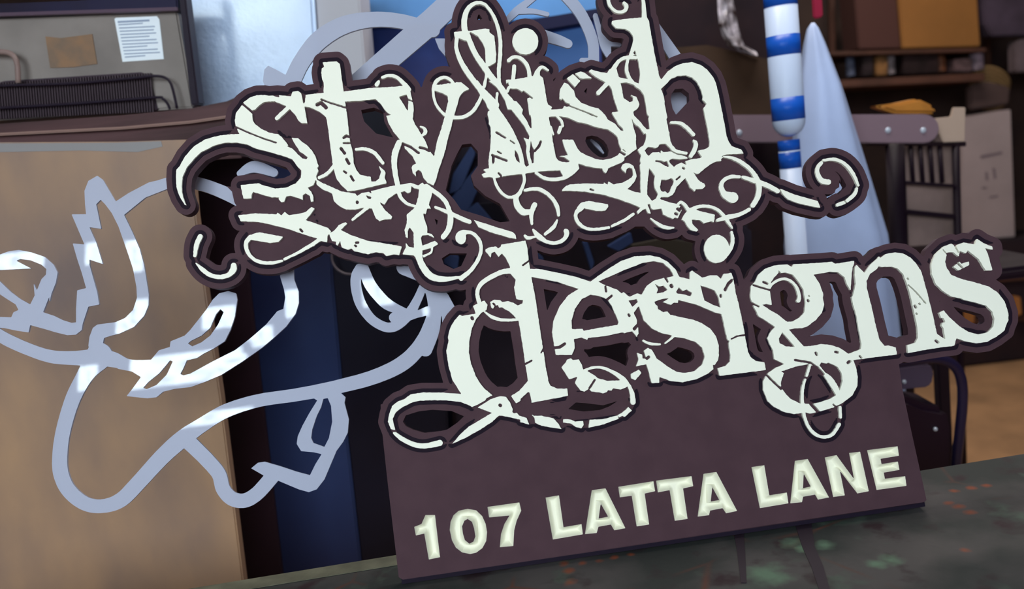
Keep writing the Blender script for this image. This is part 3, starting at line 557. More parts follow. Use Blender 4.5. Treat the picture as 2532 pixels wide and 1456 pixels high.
# wooden prop behind the board
bm = bmesh.new()
q = [P1 + UX*0.42 - NRM*0.017 + UY*0.05, P1 + UX*0.42 - NRM*0.017 + UY*0.09]
add_tube(bm, [P1 + UX*0.40 - NRM*0.021 + UY*0.25, Vector((P1.x+0.42, P1.y+0.085, TZ+0.005))], 0.005, 8)
part('prop_stick', bm_mesh('prop', bm), mat('prop_wood', (120, 90, 60), 0.7), sign)
# ================================================================ cut-out line figure behind the sign
AP = ['P 860 560 900 520 940 560 1000 640 1060 760 1130 960 1190 1140 1220 1300 1225 1400 | Q 1220 60 1225 130 1190 240 1120 310 1030 350 870 370 830 400 800 480 790 560 820 640 930 585 920 540 930 490 990 470 1070 450 1200 390 1290 290 1328 200 1330 100 | P 1320 1300 1290 1110 1250 960 1180 800 1110 655 1300 500 1530 410 1700 400 1700 310 1480 330 1330 365 1150 460 1035 535 920 340 870 305 790 350 755 440',
 'P 755 440 790 350 870 305 960 420 865 510 860 560 885 680 905 780 800 765 860 900 920 1095 800 1055 800 1100 840 1240 870 1350 885 1447 | Q 890 190 790 210 770 270 740 360 730 420 680 460 600 465 500 440 400 410 270 375 255 440 150 425 30 400 -30 400 -30 300 100 305 120 260 165 240 140 190 60 140 0 100 -40 70 -40 -40 0 -16 100 80 180 140 270 190 310 110 300 0 | P 330 1330 370 1230 410 1190 415 1140 370 1100 270 1060 180 1050 145 1065 280 1135 180 1140 -30 1150 -30 1020 0 1010 80 980 170 968 280 990 400 1030 480 1100 515 1170 500 1260 460 1360 440 1447 | Q 440 120 385 260 480 290 560 330 640 355 680 350 680 230 690 70 | P 690 1330 770 1310 730 1170 690 1050 650 910 755 920 700 790 640 650 770 650 760 560',
 'Q 1100 690 1200 690 1350 685 1380 650 1420 600 1520 570 1525 520 1650 470 1700 420 1850 230 1900 150 1960 90 2040 70 2110 90 2122 150 2100 300 2060 420 2010 520 1900 590 1820 630 1760 670 1670 690 1640 760 1612 812 1640 825 1700 810 1900 700 2100 600 2230 500 2380 370 2480 250 | S 420 680 438 560 425 480 385 350 390 250 520 230 530 380 575 500 578 620 545 730 450 860 330 970 200 1080 0 1220 | Q 1980 820 1840 880 1700 930 1560 945 1460 970 1400 1020 1320 1030 1130 1010 1180 950 1260 840 1180 790 1050 765',
 'T 440 1120 500 1070 560 1060 700 1100 850 1150 970 1182 1020 1080 1075 992 1000 975 890 965 850 900 860 830 900 740 960 630 1035 510 990 480 1200 400 1290 480 1280 530 1320 680 1310 800 1270 880 1210 960 1160 1080 1100 1220 1030 1310 960 1335 870 1310 680 1230 600 1300 500 1260 553 1185',
 'A 1040 420 1055 300 1095 258 1200 312 1340 392 1400 440 1380 560 1100 560',
 'O 1075 95 1100 95 1102 140 1085 120', 'E 925 200 1060 390 1190 570 1300 800 1290 950 1260 1040 1130 1180 1080 1150 1060 600 1000 500 950 380',
 'O 1092 780 1150 780 1150 900 1190 975 1250 1100 1290 1430 1200 1440 1165 1080 1160 1000 1112 960 1098 850']
AS = ['Q -60 430 105 60 505 110 250 590 110 450 655 115 650 670 125 850 665 150 1000 680 140 1150 730 100 1350 745 120',
 'O 245 880 66 212 925 42 180 985 37 157 1060 36 148 1120 37 150 1170 38 170 1213 37 210 1245 35 255 1251 34 300 1235 37 345 1190 38 400 1130 40 450 1085 42 500 1050 36 560 1015 34 640 990 32 740 975 32 840 955 34 930 930 36 1000 895 38 1045 845 36 1072 780 33 1078 730 34 1060 690 36 1000 660 40',
 'R 1150 80 100 1215 140 95 1300 225 92 1370 310 90 1395 400 90 1450 462 90 1530 475 90 1610 430 90 1700 330 90',
 'S 1200 260 90 1165 350 105 1170 480 110 1220 640 110 1330 790 100 1480 870 100 1600 840 105 1720 720 105 1800 580 90 1850 460 80',
 'S 1240 260 110 1310 430 120 1410 560 120 1500 640 115 1640 700 80 1760 740 70 1900 700 90','S 1560 770 110 1700 770 70 1900 690 70',
 'S 1880 440 80 1960 520 150 1975 700 130 1960 900 130 1880 1100 140',
 'O 700 240 40 722 200 42 747 150 42 790 98 46 850 62 44 920 48 38 990 52 36 1070 74 36','O 890 205 56 1000 110 60 1080 40 60 1150 -30 56',
 'O 1340 -60 24 1400 -10 28 1440 40 28 1465 100 27 1468 150 27','C 1470 210 60 1570 110 80 1700 10 66 1790 -60 60','C 1600 110 70 1750 115 50 1885 145 46',
 'C 1780 330 100 1870 370 115 2000 410 105 2100 450 90','E 300 160 50 340 300 60 400 450 110 430 560 60','E 390 430 60 470 450 50 550 460 36','E 160 620 50 300 620 50',
 'B 260 200 120 340 215 130 500 260 130 700 345 135 860 440 120','B 800 120 60 950 50 120 1150 110 90','P 1450 380 90 1650 330 100',
 'O 1462 346 5 1478 361 9 1492 378 4','O 1092 740 40 1120 800 40 1120 860 40','O 1000 470 30 1090 330 40 1180 250 30']  # opens with a thin sliver added to catch a glint inside the second s
AHOLE = ['Q 1680 540 1720 565 1800 530 1880 470 1950 370 2000 260 1970 232 1930 280 1880 400 1800 470 1700 520','Q 1280 935 1310 948 1400 910 1490 820 1545 700 1520 690 1480 740 1420 810 1330 880',
 'T 1090 495 1130 488 1160 560 1170 700 1140 850 1100 927 1000 892 980 850 990 770 1030 650 1070 570']
AFd = Field(-60, -60, 1760, 1460, 1.5, pad=8)
for s in AP: AFd.shape(P(s))
for s in AS[:7] + AS[7:]: AFd.shape(S(s), stroke=True)
for s in AHOLE: AFd.shape(P(s), cut=True)
steel = mat('satin_cutout', (184, 190, 212), 0.40, 0.5, 0.0, coat=1.0, alpha=0.78)
ADEPTH = -0.05
def artmap(px, py, d):
    p = hit(px, py, P1 + NRM*ADEPTH, NRM) + NRM*(d-ADEPTH)
    if p.z < TZ+0.001: p.z = TZ+0.001
    return p
me = relief('line_art_cutout', contours(AFd, AFd.f, 0.3), ADEPTH, ADEPTH-0.004, artmap)
art = link('line_art_cutout', me, steel)
tag(art, 'glossy pale grey cut-out line figure with looping bands standing behind the brown sign', 'cut-out figure')
# ================================================================ the work table the sign stands on
B1 = atz(600, 1436, TZ); B2 = atz(2532, 1122, TZ)
TX = (B2-B1).normalized(); TY = Vector((0, 0, 1)).cross(TX).normalized()
def table_material():
    m = mat('worn_green_paint', (72, 76, 72), 0.75, 0.25, bump=0.15, bscale=60)
    nt = m.node_tree; b = nt.nodes['Principled BSDF']; mp = [n for n in nt.nodes if n.bl_idname == 'ShaderNodeMapping'][0]
    def noise(scale, lo, hi, st=None):
        n = nt.nodes.new('ShaderNodeTexNoise'); n.inputs['Scale'].default_value = scale; n.inputs['Detail'].default_value = 4
        r = nt.nodes.new('ShaderNodeMapRange'); r.inputs['From Min'].default_value = lo; r.inputs['From Max'].default_value = hi
        nt.links.new(mp.outputs[0], n.inputs['Vector']); nt.links.new(n.outputs['Fac'], r.inputs['Value']); return r.outputs[0]
    def mix(a, bcol, f):
        x = nt.nodes.new('ShaderNodeMix'); x.data_type = 'RGBA'
        if isinstance(a, tuple): x.inputs[6].default_value = (*s2l(a), 1)
        else: nt.links.new(a, x.inputs[6])
        x.inputs[7].default_value = (*s2l(bcol), 1); nt.links.new(f, x.inputs[0]); return x.outputs[2]
    c = mix((72, 69, 69), (48, 51, 50), noise(7, .4, .6))
    c = mix(c, (72, 86, 76), noise(9.5, .60, .70))
    c = mix(c, (48, 36, 40), noise(16, .56, .70))
    w = nt.nodes.new('ShaderNodeTexVoronoi'); w.feature = 'DISTANCE_TO_EDGE'; w.inputs['Scale'].default_value = 4.3
    nt.links.new(mp.outputs[0], w.inputs['Vector'])
    r = nt.nodes.new('ShaderNodeMapRange'); r.inputs['From Min'].default_value = 0.0; r.inputs['From Max'].default_value = 0.02
    r.inputs['To Min'].default_value = 1.0; r.inputs['To Max'].default_value = 0.0
    nt.links.new(w.outputs[0], r.inputs['Value'])
    mu = nt.nodes.new('ShaderNodeMath'); mu.operation = 'MULTIPLY'; nt.links.new(r.outputs[0], mu.inputs[0]); nt.links.new(noise(6, .48, .62), mu.inputs[1])
    c = mix(c, (84, 54, 46), mu.outputs[0])
    tcn = [n for n in nt.nodes if n.bl_idname == 'ShaderNodeTexCoord'][0]
    wn = nt.nodes.new('ShaderNodeTexNoise'); wn.inputs['Scale'].default_value = 45; nt.links.new(tcn.outputs['Object'], wn.inputs['Vector'])
    def spot(px, py, r, a):
        p = atz(px, py, TZ); v = nt.nodes.new('ShaderNodeVectorMath'); v.operation = 'DISTANCE'
        nt.links.new(tcn.outputs['Object'], v.inputs[0]); v.inputs[1].default_value = p
        ad = nt.nodes.new('ShaderNodeMath'); ad.operation = 'MULTIPLY_ADD'; ad.inputs[1].default_value = r*1.6
        nt.links.new(wn.outputs['Fac'], ad.inputs[0]); nt.links.new(v.outputs['Value'], ad.inputs[2])
        q = nt.nodes.new('ShaderNodeMapRange'); q.inputs['From Min'].default_value = r*1.0; q.inputs['From Max'].default_value = r*2.0
        q.inputs['To Min'].default_value = a; q.inputs['To Max'].default_value = 0.0
        nt.links.new(ad.outputs[0], q.inputs['Value']); return q.outputs[0]
    for q in ((1955, 1345, .016), (1985, 1356, .012), (2040, 1347, .014), (2165, 1395, .014), (2200, 1384, .016), (1900, 1420, .03)): c = mix(c, (92, 118, 98), spot(*q, 0.75))
    for q in ((1410, 1440, .010), (1405, 1412, .009), (1440, 1392, .007), (1480, 1386, .007), (1520, 1378, .007), (1560, 1371, .006), (1395, 1392, .008), (2345, 1243, .008), (2372, 1252, .010), (2400, 1266, .010), (2360, 1214, .008), (2400, 1206, .008), (2440, 1200, .008), (2384, 1360, .007)): c = mix(c, (132, 66, 40), spot(*q, 0.7))
    nt.links.new(c, b.inputs['Base Color'])
    return m
tm = table_material()
table = thing('work_table', (B1+B2)/2 - Vector((0, 0.3, TZ)), 'worn dark green plank work table under the brown sign', 'table')
edge0 = B1 - TX*0.55; tlen = 2.35; tdep = 0.85
bm = bmesh.new()
add_prism(bm, [edge0-TY*0.0, edge0+TX*tlen, edge0+TX*tlen-TY*tdep, edge0-TY*tdep], Vector((0, 0, -0.035)))
part('top_board', bm_mesh('top', bm), tm, table)
bm = bmesh.new()
sl = (atz(1100, 1360, TZ)-edge0).dot(TX)
add_prism(bm, [edge0+Vector((0, 0, 0.0015)), edge0+TX*sl+Vector((0, 0, 0.0015)), edge0+TX*sl-TY*0.034+Vector((0, 0, 0.0015)), edge0-TY*0.034+Vector((0, 0, 0.0015))], Vector((0, 0, -0.001)))
part('edge_strip', bm_mesh('strip', bm), mat('strip_wood', (104, 104, 88), 0.7, var=0.25, vscale=20), table, 'lighter grey green strip along the back edge')
def stain(name, px, m, label):
    bm = bmesh.new(); add_prism(bm, [atz(x, y, TZ+0.0012) for x, y in px], Vector((0, 0, -0.001)))
    part(name, bm_mesh('stain', bm), m, table, label)
sd = mat('stain_dark', (42, 32, 42), 0.7)
stain('dark_drip', [(1814, 1312), (1838, 1306), (1842, 1360), (1846, 1440), (1832, 1440), (1822, 1360)], sd, 'dark drip running down from the sign')
stain('dark_drip', [(1966, 1296), (2006, 1292), (2014, 1350), (2036, 1400), (2056, 1470), (2030, 1470), (2006, 1400), (1984, 1352)], sd, 'wider dark drip')
bm = bmesh.new()
for d in (0.06, 0.78): 
    a = edge0 + TX*0.08 - TY*d; b = edge0 + TX*(tlen-0.08) - TY*d
    add_prism(bm, [a, b, b-TY*0.03, a-TY*0.03], Vector((0, 0, -0.14)))
me = bm_mesh('apron', bm)
for v in me.vertices: v.co.z -= 0.036
part('apron', me, tm, table)
for a in (0.08, tlen-0.14):
    for d in (0.06, 0.74):
        bm = bmesh.new(); p = edge0 + TX*a - TY*d; p.z = 0.0
        add_prism(bm, [p, p+TX*0.06, p+TX*0.06-TY*0.06, p-TY*0.06], Vector((0, 0, TZ-0.037)))
        part('leg', bm_mesh('leg', bm), tm, table)
# ================================================================ room shell
CEIL = 4.5
wallm = mat('wall_plaster', (128, 118, 112), 0.9, var=0.2, vscale=2)
backm = mat('back_wall_dark_wood', (62, 46, 40), 0.8, rgb2=(40, 30, 32), vscale=3)
floorm = mat('floor_concrete', (168, 128, 92), 0.8, var=0.15, vscale=5)
ceilm = mat('ceiling_paint', (150, 146, 142), 0.9)
def shell(name, me, m): return tag(link(name, me, m), kind='structure')
shell('floor', box(0, 1.2, -0.05, 6.6, 7.8, 0.1, 0), floorm)
shell('ceiling', box(0, 1.2, CEIL+0.05, 6.6, 7.8, 0.1, 0), ceilm)
shell('wall_left', box(-3.25, 1.2, CEIL/2, 0.1, 7.8, CEIL, 0), wallm)
shell('wall_right', box(3.25, 1.2, CEIL/2, 0.1, 7.8, CEIL, 0), backm)
shell('wall_back', box(0, 5.05, CEIL/2, 6.4, 0.1, CEIL, 0), backm)
shell('wall_front', box(0, -2.65, CEIL/2, 6.4, 0.1, CEIL, 0), wallm)
# clerestory windows high in the wall behind the camera (they glint in the cut-out figure)
def reflect_px(px, py):
    n = NRM; p0 = P1 + NRM*ADEPTH; X = hit(px, py, p0, n); d = ray(px, py)
    r = d - 2*d.dot(n)*n; t = (-2.58 - X.y)/r.y
    return X + r*t
glass = bpy.data.materials.new('bright_daylight_pane'); glass.use_nodes = True
gb = glass.node_tree.nodes['Principled BSDF']; gb.inputs['Base Color'].default_value = (0.8, 0.9, 1, 1)
gb.inputs['Emission Color'].default_value = (0.80, 0.94, 1.0, 1); gb.inputs['Emission Strength'].default_value = 14.0
nz = glass.node_tree.nodes.new('ShaderNodeTexNoise'); nz.inputs['Scale'].default_value = 5; nz.inputs['Detail'].default_value = 6
rp = glass.node_tree.nodes.new('ShaderNodeMapRange'); rp.inputs['From Min'].default_value = .38; rp.inputs['From Max'].default_value = .5; rp.inputs['To Min'].default_value = 7; rp.inputs['To Max'].default_value = 15
glass.node_tree.links.new(nz.outputs['Fac'], rp.inputs['Value']); glass.node_tree.links.new(rp.outputs[0], gb.inputs['Emission Strength'])
framem = mat('window_frame_paint', (190, 190, 186), 0.5)
WIN = [(-40, 625, 110, 672), (212, 600, 256, 655), (308, 594, 356, 674), (288, 742, 368, 826), (194, 904, 242, 966), (322, 872, 612, 948),
       (500, 758, 584, 812), (612, 808, 676, 858), (706, 716, 742, 786), (896, 688, 972, 757), (1046, 758, 1060, 782), (1435, 325, 1515, 400)]  # last pane added only to give the glint inside the second s
ADDED_WIN = [(-1.78, -1.25, 2.19, 2.27)]  # extra glowing pane, added to put a highlight on the refrigerator door
for k, q in enumerate(WIN + ADDED_WIN):
    if k < len(WIN):
        x0, y0, x1, y1 = q
        c = [reflect_px(x, y) for x, y in ((x0, y0), (x1, y0), (x1, y1), (x0, y1))]
        xa = (c[0].x+c[3].x)/2; xb = (c[1].x+c[2].x)/2; za = (c[2].z+c[3].z)/2; zb = (c[0].z+c[1].z)/2
    else: xa, xb, za, zb = q
    bm = bmesh.new(); m_ = 0.03
    for (a, b, e, f) in ((xa-m_, xa, za-m_, zb+m_), (xb, xb+m_, za-m_, zb+m_), (xa, xb, za-m_, za), (xa, xb, zb, zb+m_)):
        box((a+b)/2, -2.585, (e+f)/2, b-a, 0.03, f-e, bm=bm)
    w = tag(link('window_%d' % (k+1), bm_mesh('frame', bm), framem), kind='structure')
    part('pane', box((xa+xb)/2, -2.59, (za+zb)/2, xb-xa, 0.012, zb-za, 0), glass, w)
# ================================================================ things behind the sign
# --- tan panel on the left
tan = mat('tan_board', (174, 142, 114), 0.42, 0.5, metal=0.0, rgb2=(124, 108, 104), vscale=2.4, stretch=(1.6, 1.6, 0.8), bump=0.05, bscale=20)
YT = 1.70
o = link('tan_panel', slab([(-90, 352), (300, 350), (462, 345), (475, 440), (484, 535), (508, 722), (545, 980), (606, 1470), (660, 1900), (-90, 1960)], YT, 0.03, 0.003), tan)
tag(o, 'tall tan board at the left edge, behind the pale cut-out figure', 'board')
part('grey_glare', slab([(-90, 355), (290, 353), (398, 349), (402, 362), (340, 376), (200, 372), (-90, 378)], YT-0.001, 0.001, 0), mat('glare_grey', (140, 138, 140), 0.4), o, 'grey painted glare along the top edge')  # thin grey sheet paints the glare on the panel's top edge
# --- workbench with the grille appliance
YB = 1.78
bench = thing('side_bench', (-1.0, YB+0.3, 0), 'dark brown moulded bench top running behind the tan board', 'bench')
bm = bmesh.new()
benchwood = mat('bench_wood', (88, 62, 64), 0.5, var=0.3, vscale=6, stretch=(0.4, 6, 6))
L_ = [(-90, 312), (300, 285), (470, 268), (560, 250), (600, 232)]; M_ = [(-90, 338), (300, 318), (470, 303), (560, 290), (600, 270)]; N_ = [(-90, 356), (300, 350), (440, 345), (520, 335), (600, 330)]
def strip(a, b, Y, th): return slab(a + b[::-1], Y, th, 0.003)
part('top_board', strip(L_, M_, YB, 0.2), benchwood, bench)
part('moulding', strip([(x, y-5) for x, y in M_], [(x, y+2) for x, y in M_], YB-0.006, 0.02), mat('moulding_wood', (140, 112, 104), 0.5), bench, 'lighter moulding line')
part('front_rail', strip(M_, [(x, y+60) for x, y in N_], YB+0.012, 0.05), benchwood, bench)
for px in (20, 300):
    p = at(px, 420, YB+0.06); part('leg', box(p.x, p.y, 0.5, 0.06, 0.06, 1.0), benchwood, bench)
YA = 1.90
grey = mat('appliance_grey', (138, 130, 126), 0.5, var=0.12, vscale=8)
dark = mat('dark_metal', (34, 26, 40), 0.5)
ap = thing('grille_appliance', at(200, 290, YA), 'old grey metal appliance with a dark grille, orange stain and white label, upper left', 'appliance')
part('body', slab([(-90, 46), (438, 26), (479, 267), (-90, 303)], YA, 0.04, 0.004), grey, ap)
part('side_frame', slab([(436, -60), (452, -60), (492, 258), (472, 262)], YA-0.02, 0.04, 0.003), dark, ap, 'dark upright frame')
part('top_band', slab([(-90, 12), (160, 2), (205, 0), (438, -14), (440, 26), (-90, 46)], YA-0.015, 0.055, 0.003), mat('band_navy', (30, 26, 56), 0.5, rgb2=(24, 14, 30), vscale=5), ap, 'dark band above the front')
part('top_lip', slab([(-90, 34), (438, 17), (440, 26), (-90, 43)], YA-0.022, 0.02, 0.001), mat('lip_metal', (84, 66, 82), 0.5), ap)
part('grille_backing', slab([(-90, 226), (10, 200), (100, 194), (350, 178), (372, 196), (390, 272), (-90, 300)], YA-0.004, 0.01, 0.002), mat('grille_dark', (60, 48, 58), 0.7), ap)
bm = bmesh.new()
for k in range(66):
    x = -60 + k*6.6; y0 = 204 - (x)*0.065; y1 = 293 - x*0.045
    slab([(x, y0), (x+2.6, y0), (x+2.6+8, y1), (x+8, y1)], YA-0.012, 0.008, bm=bm)
part('grille_fins', bm_mesh('fins', bm), mat('fin_metal', (74, 62, 70), 0.5), ap)
for pth in ([(-90, 218), (0, 212), (180, 206), (330, 193), (380, 188), (408, 192), (424, 210), (438, 268)], [(-90, 272), (0, 267), (200, 255), (380, 241), (402, 244), (414, 256), (420, 270)]):
    part('grille_rod', tube_mesh([at(x, y, YA-0.025) for x, y in catmull(pth, 4)], 0.0028), dark, ap)
part('side_handle', tube_mesh([at(x, y, YA-0.03) for x, y in catmull([(-60, 128), (0, 128), (28, 134), (42, 156), (45, 205)], 4)], 0.0055), mat('handle_metal', (132, 112, 108), 0.35), ap)
lab = part('paper_label', slab([(283, 47), (286, 44), (388, 40), (394, 48), (405, 146), (303, 153)], YA-0.002, 0.002, 0), mat('label_paper', (235, 244, 252), 0.5), ap, 'white printed paper label')
bm = bmesh.new()
for k in range(12):
    y = 52 + k*8.0; x0 = 291 + k*1.6; ln = [78, 60, 88, 84, 88, 70, 86, 88, 60, 84, 88, 50][k]
    slab([(x0, y), (x0+ln, y-4), (x0+ln, y-1.5 + (2 if k == 0 else 0)), (x0, y+2.5+(2 if k == 0 else 0))], YA-0.0032, 0.001, bm=bm)
part('label_print', bm_mesh('print', bm), mat('label_ink', (150, 165, 190), 0.6), lab)
part('rust_patch', slab([(112, 90), (150, 94), (228, 84), (232, 110), (240, 158), (180, 166), (124, 168), (118, 130)], YA-0.002, 0.002, 0), mat('rust_label', (142, 112, 88), 0.7, rgb2=(122, 104, 90), vscale=26), ap, 'stained orange brown label')
# --- white refrigerator
YF = 2.05
fr = thing('white_refrigerator', at(640, 1200, YF), 'pale blue-white textured refrigerator front beside the grille appliance', 'refrigerator')
fr.location.z = 0
part('door', slab([(452, -60), (772, -60), (790, 240), (880, 1700), (640, 1700), (496, 280)], YF, 0.06, 0.008), mat('fridge_door', (188, 212, 246), 0.27, 0.7, var=0.10, vscale=5, bump=0.3, bscale=110, coat=0.8, crough=0.14), fr)
part('side_panel', slab([(774, -60), (884, -60), (910, 240), (1000, 1700), (885, 1700), (796, 240)], YF+0.02, 0.18, 0.004), mat('fridge_side', (176, 176, 184), 0.5), fr, 'grey side panel')
part('body', slab([(460, -60), (772, -60), (790, 240), (880, 1700), (640, 1700), (500, 280)], YF+0.061, 0.14, 0.004), MATS['fridge_side'], fr)
# --- blue screens
YS = 2.35
bl = thing('blue_screen', at(1200, 1300, YS), 'blue fabric screen behind the top of the script', 'screen')
bl.location.z = 0
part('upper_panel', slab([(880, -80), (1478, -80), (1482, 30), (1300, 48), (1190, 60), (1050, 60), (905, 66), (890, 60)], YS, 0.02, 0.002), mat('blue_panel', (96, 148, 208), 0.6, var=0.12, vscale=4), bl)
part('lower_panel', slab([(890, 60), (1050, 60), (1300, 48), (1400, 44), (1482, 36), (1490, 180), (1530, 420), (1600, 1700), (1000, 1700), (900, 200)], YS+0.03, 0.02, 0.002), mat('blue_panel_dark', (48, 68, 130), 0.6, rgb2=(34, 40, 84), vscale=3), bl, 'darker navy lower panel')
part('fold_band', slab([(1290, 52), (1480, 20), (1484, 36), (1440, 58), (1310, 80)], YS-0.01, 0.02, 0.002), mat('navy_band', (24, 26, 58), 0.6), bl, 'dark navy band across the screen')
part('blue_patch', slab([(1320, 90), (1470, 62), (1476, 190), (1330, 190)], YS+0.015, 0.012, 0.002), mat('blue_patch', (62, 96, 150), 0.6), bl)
# --- dark cabinets in the middle
YC = 1.985
cb = thing('dark_cabinet', at(700, 1200, YC), 'dark navy and maroon cabinet between the tan board and the sign', 'cabinet')
cb.location.z = 0
part('side_post', slab([(470, 330), (640, 330), (612, 560), (616, 700), (700, 1440), (760, 1900), (640, 1900), (560, 1100), (500, 640)], YC, 0.05, 0.003), mat('maroon_black', (50, 33, 44), 0.6, rgb2=(36, 26, 34), vscale=4), cb, 'maroon black side post')
part('door', slab([(612, 262), (812, 262), (822, 680), (850, 1000), (905, 1500), (950, 1900), (760, 1900), (700, 1440), (616, 700)], YC+0.01, 0.04, 0.004), mat('navy_door', (38, 54, 94), 0.45, 0.5, rgb2=(24, 30, 64), vscale=1.6), cb, 'navy door')
part('door', slab([(808, 262), (1090, 262), (1100, 900), (1160, 1900), (946, 1900), (905, 1500), (850, 1000), (818, 680)], YC+0.02, 0.03, 0.004), mat('black_door', (20, 20, 36), 0.5, rgb2=(12, 12, 26), vscale=3), cb, 'black door')
rg = part('round_handle', tube_mesh([at(866 + 46*math.cos(t), 634 + 44*math.sin(t), YC-0.01) for t in [math.pi*k/16 for k in range(-2, 19)]], 0.0025), mat('handle_rim', (100, 90, 96), 0.4), cb, 'curved metal rim handle')
YM = 2.10
dm = thing('dark_machine', at(1300, 900, YM), 'dark machine casing glimpsed through the gaps between both script words', 'machine')
dm.location.z = 0
part('casing', slab([(1080, 240), (1520, 200), (1560, 420), (1860, 560), (1900, 1700), (1150, 1700)], YM, 0.18, 0.01), mat('machine_dark', (44, 38, 50), 0.5, rgb2=(26, 22, 34), vscale=6), dm)
navy = mat('machine_glint_blue', (60, 78, 122), 0.4)
for q in ([(1120, 430), (1165, 360), (1176, 380), (1140, 470), (1110, 480)], [(1105, 500), (1180, 410), (1200, 430), (1150, 540), (1128, 556)], [(1150, 520), (1180, 500), (1230, 560), (1200, 560)], [(1105, 625), (1135, 635), (1130, 670), (1095, 650)],
          [(1440, 600), (1452, 595), (1470, 650), (1462, 672)], [(1502, 610), (1560, 575), (1566, 600), (1530, 622)], [(1325, 622), (1345, 640), (1338, 660)]):
    part('blue_glint_plate', slab(q, YM-0.03, 0.02, 0.002), navy, dm)  # blue plates imitate the glints in the dark gaps
blk = mat('vent_black', (14, 14, 30), 0.6)
for q in ([(1165, 372), (1190, 365), (1178, 395), (1125, 408)], [(1070, 520), (1258, 552), (1225, 500), (1180, 505)], [(1120, 650), (1150, 632), (1140, 680), (1124, 684)], [(1120, 440), (1160, 452), (1130, 505), (1118, 490)]):
    part('vent', slab(q, YM-0.02, 0.02, 0.002), blk, dm)
part('olive_panel', slab([(1540, 610), (1640, 590), (1720, 600), (1712, 690), (1600, 660)], YM-0.02, 0.02, 0.002), mat('olive_panel', (66, 60, 52), 0.6), dm)
# --- dark drapery right of the h, with a crinkled film bag
YD = 2.9
dk = link('dark_curtain', slab([(1470, -80), (1925, -80), (1960, 300), (1990, 700), (1500, 560)], YD, 0.05, 0.01), mat('dark_maroon_cloth', (42, 26, 30), 0.85, rgb2=(26, 16, 24), vscale=5))
tag(dk, 'dark maroon curtain hanging right of the tall letter h', 'curtain')
ob = link('olive_crate', slab([(1640, 120), (1750, 110), (1922, 150), (1930, 292), (1640, 292)], 2.75, 0.14, 0.01), mat('olive_wood', (62, 44, 32), 0.8, var=0.2, vscale=8))
tag(ob, 'dark olive brown crate right of the letter h, above the riveted bar', 'crate')
bm = bmesh.new(); rings = []
prof = [(-80, 1770, 1812), (0, 1774, 1812), (25, 1775, 1818), (60, 1778, 1824), (90, 1786, 1832), (112, 1800, 1840), (128, 1830, 1870), (138, 1862, 1874)]
rr = random.Random(5)
for y, xa, xb in prof:
    row = []
    for k in range(9):
        t = k/8; p = at(xa+(xb-xa)*t, y, 2.7 - 0.03*math.sin(math.pi*t) + rr.uniform(-0.012, 0.012)); row.append(bm.verts.new(p))
    for k in range(8, -1, -1):
        t = k/8; p = at(xa+(xb-xa)*t, y, 2.74 + rr.uniform(-0.005, 0.005)); row.append(bm.verts.new(p))
    rings.append(row)
for a, b in zip(rings, rings[1:]):
    n = len(a)
    for k in range(n): bm.faces.new((a[k], a[(k+1) % n], b[(k+1) % n], b[k]))
bm.faces.new(rings[0]); bm.faces.new(rings[-1][::-1])
fb = link('film_bag', bm_mesh('bag', bm), mat('crinkled_film', (214, 206, 214), 0.15, 0.9, rgb2=(48, 30, 26), vscale=26, bump=0.8, bscale=60))
tag(fb, 'shiny crinkled plastic film bag hanging before the dark curtain', 'plastic bag')
# --- riveted grey bar
YR = 2.35
bar = thing('riveted_bar', at(2050, 320, YR), 'long grey metal bar with round bolts and a rounded right end, behind the white cone', 'metal bar')
pts = [(1780, 284)] + [(2285 + 38*math.sin(t), 318 - 36*math.cos(t)) for t in [math.pi*k/8 for k in range(9)]] + [(1780, 352)]
part('plate', slab(pts, YR, 0.06, 0.003), mat('bar_grey', (124, 104, 114), 0.45, metal=0.1), bar)
for x, y in ((1828, 328), (2196, 322), (2283, 322)):
    bm = bmesh.new(); p = at(x, y, YR); bmesh.ops.create_uvsphere(bm, u_segments=12, v_segments=8, radius=0.008)
    for v in bm.verts: v.co = Vector((v.co.x, v.co.y*0.5, v.co.z)) + p
    part('bolt', bm_mesh('bolt', bm, True), mat('bolt_chrome', (190, 200, 215), 0.25, metal=0.3), bar)
pst = at(2050, 350, YR+0.03); part('post', box(pst.x, pst.y, pst.z/2, 0.04, 0.04, pst.z), MATS['bar_grey'], bar)
# --- striped roll hanging
YP = 2.0
white_p = mat('roll_white', (190, 205, 232), 0.35, 0.5); blue_p = mat('roll_blue', (20, 84, 186), 0.35, 0.5)
def roll(name, label, ytop, ybot, xc0, xc1, rpx, bands, rounded):
    a = at(xc0, ytop, YP); b = at(xc1, ybot, YP); base = Vector((b.x, b.y, b.z)) if rounded else Vector((a.x, a.y, 0.0)); r = rpx*YP/FPX
    Lz = a.z - base.z; root = thing(name, base, label, 'roll')
    def zof(y): return at(xc0, y, YP).z - base.z
    prof = []
    if rounded:
        for k in range(7):
            t = k/6*math.pi/2; prof.append((r*math.sin(t)+0.0005, r*1.0*(1-math.cos(t))))
    else: prof = [(r, 0)]
    prof.append((r, Lz))
    part('core', lathe_mesh(prof, base, 32), white_p, root)
    for y0, y1 in bands:
        z1, z0 = zof(y0), zof(y1)
        part('blue_band', lathe_mesh([(r*1.015, z0), (r*1.015, z1)], base, 32), blue_p, root)
    return root
r1 = roll('striped_roll', 'white roll with broad blue bands hanging at upper right beside the white cone', -70, 338, 1955, 1953, 39, [(-30, 14), (86, 136), (240, 296)], True)
r2 = roll('striped_roll', 'lower short blue and white roll in place of the hanging striped roll reflection', 348, 1500, 1950, 2070, 26, [(346, 372), (376, 416)], False)  # lower roll stands in for a reflection of the hanging one
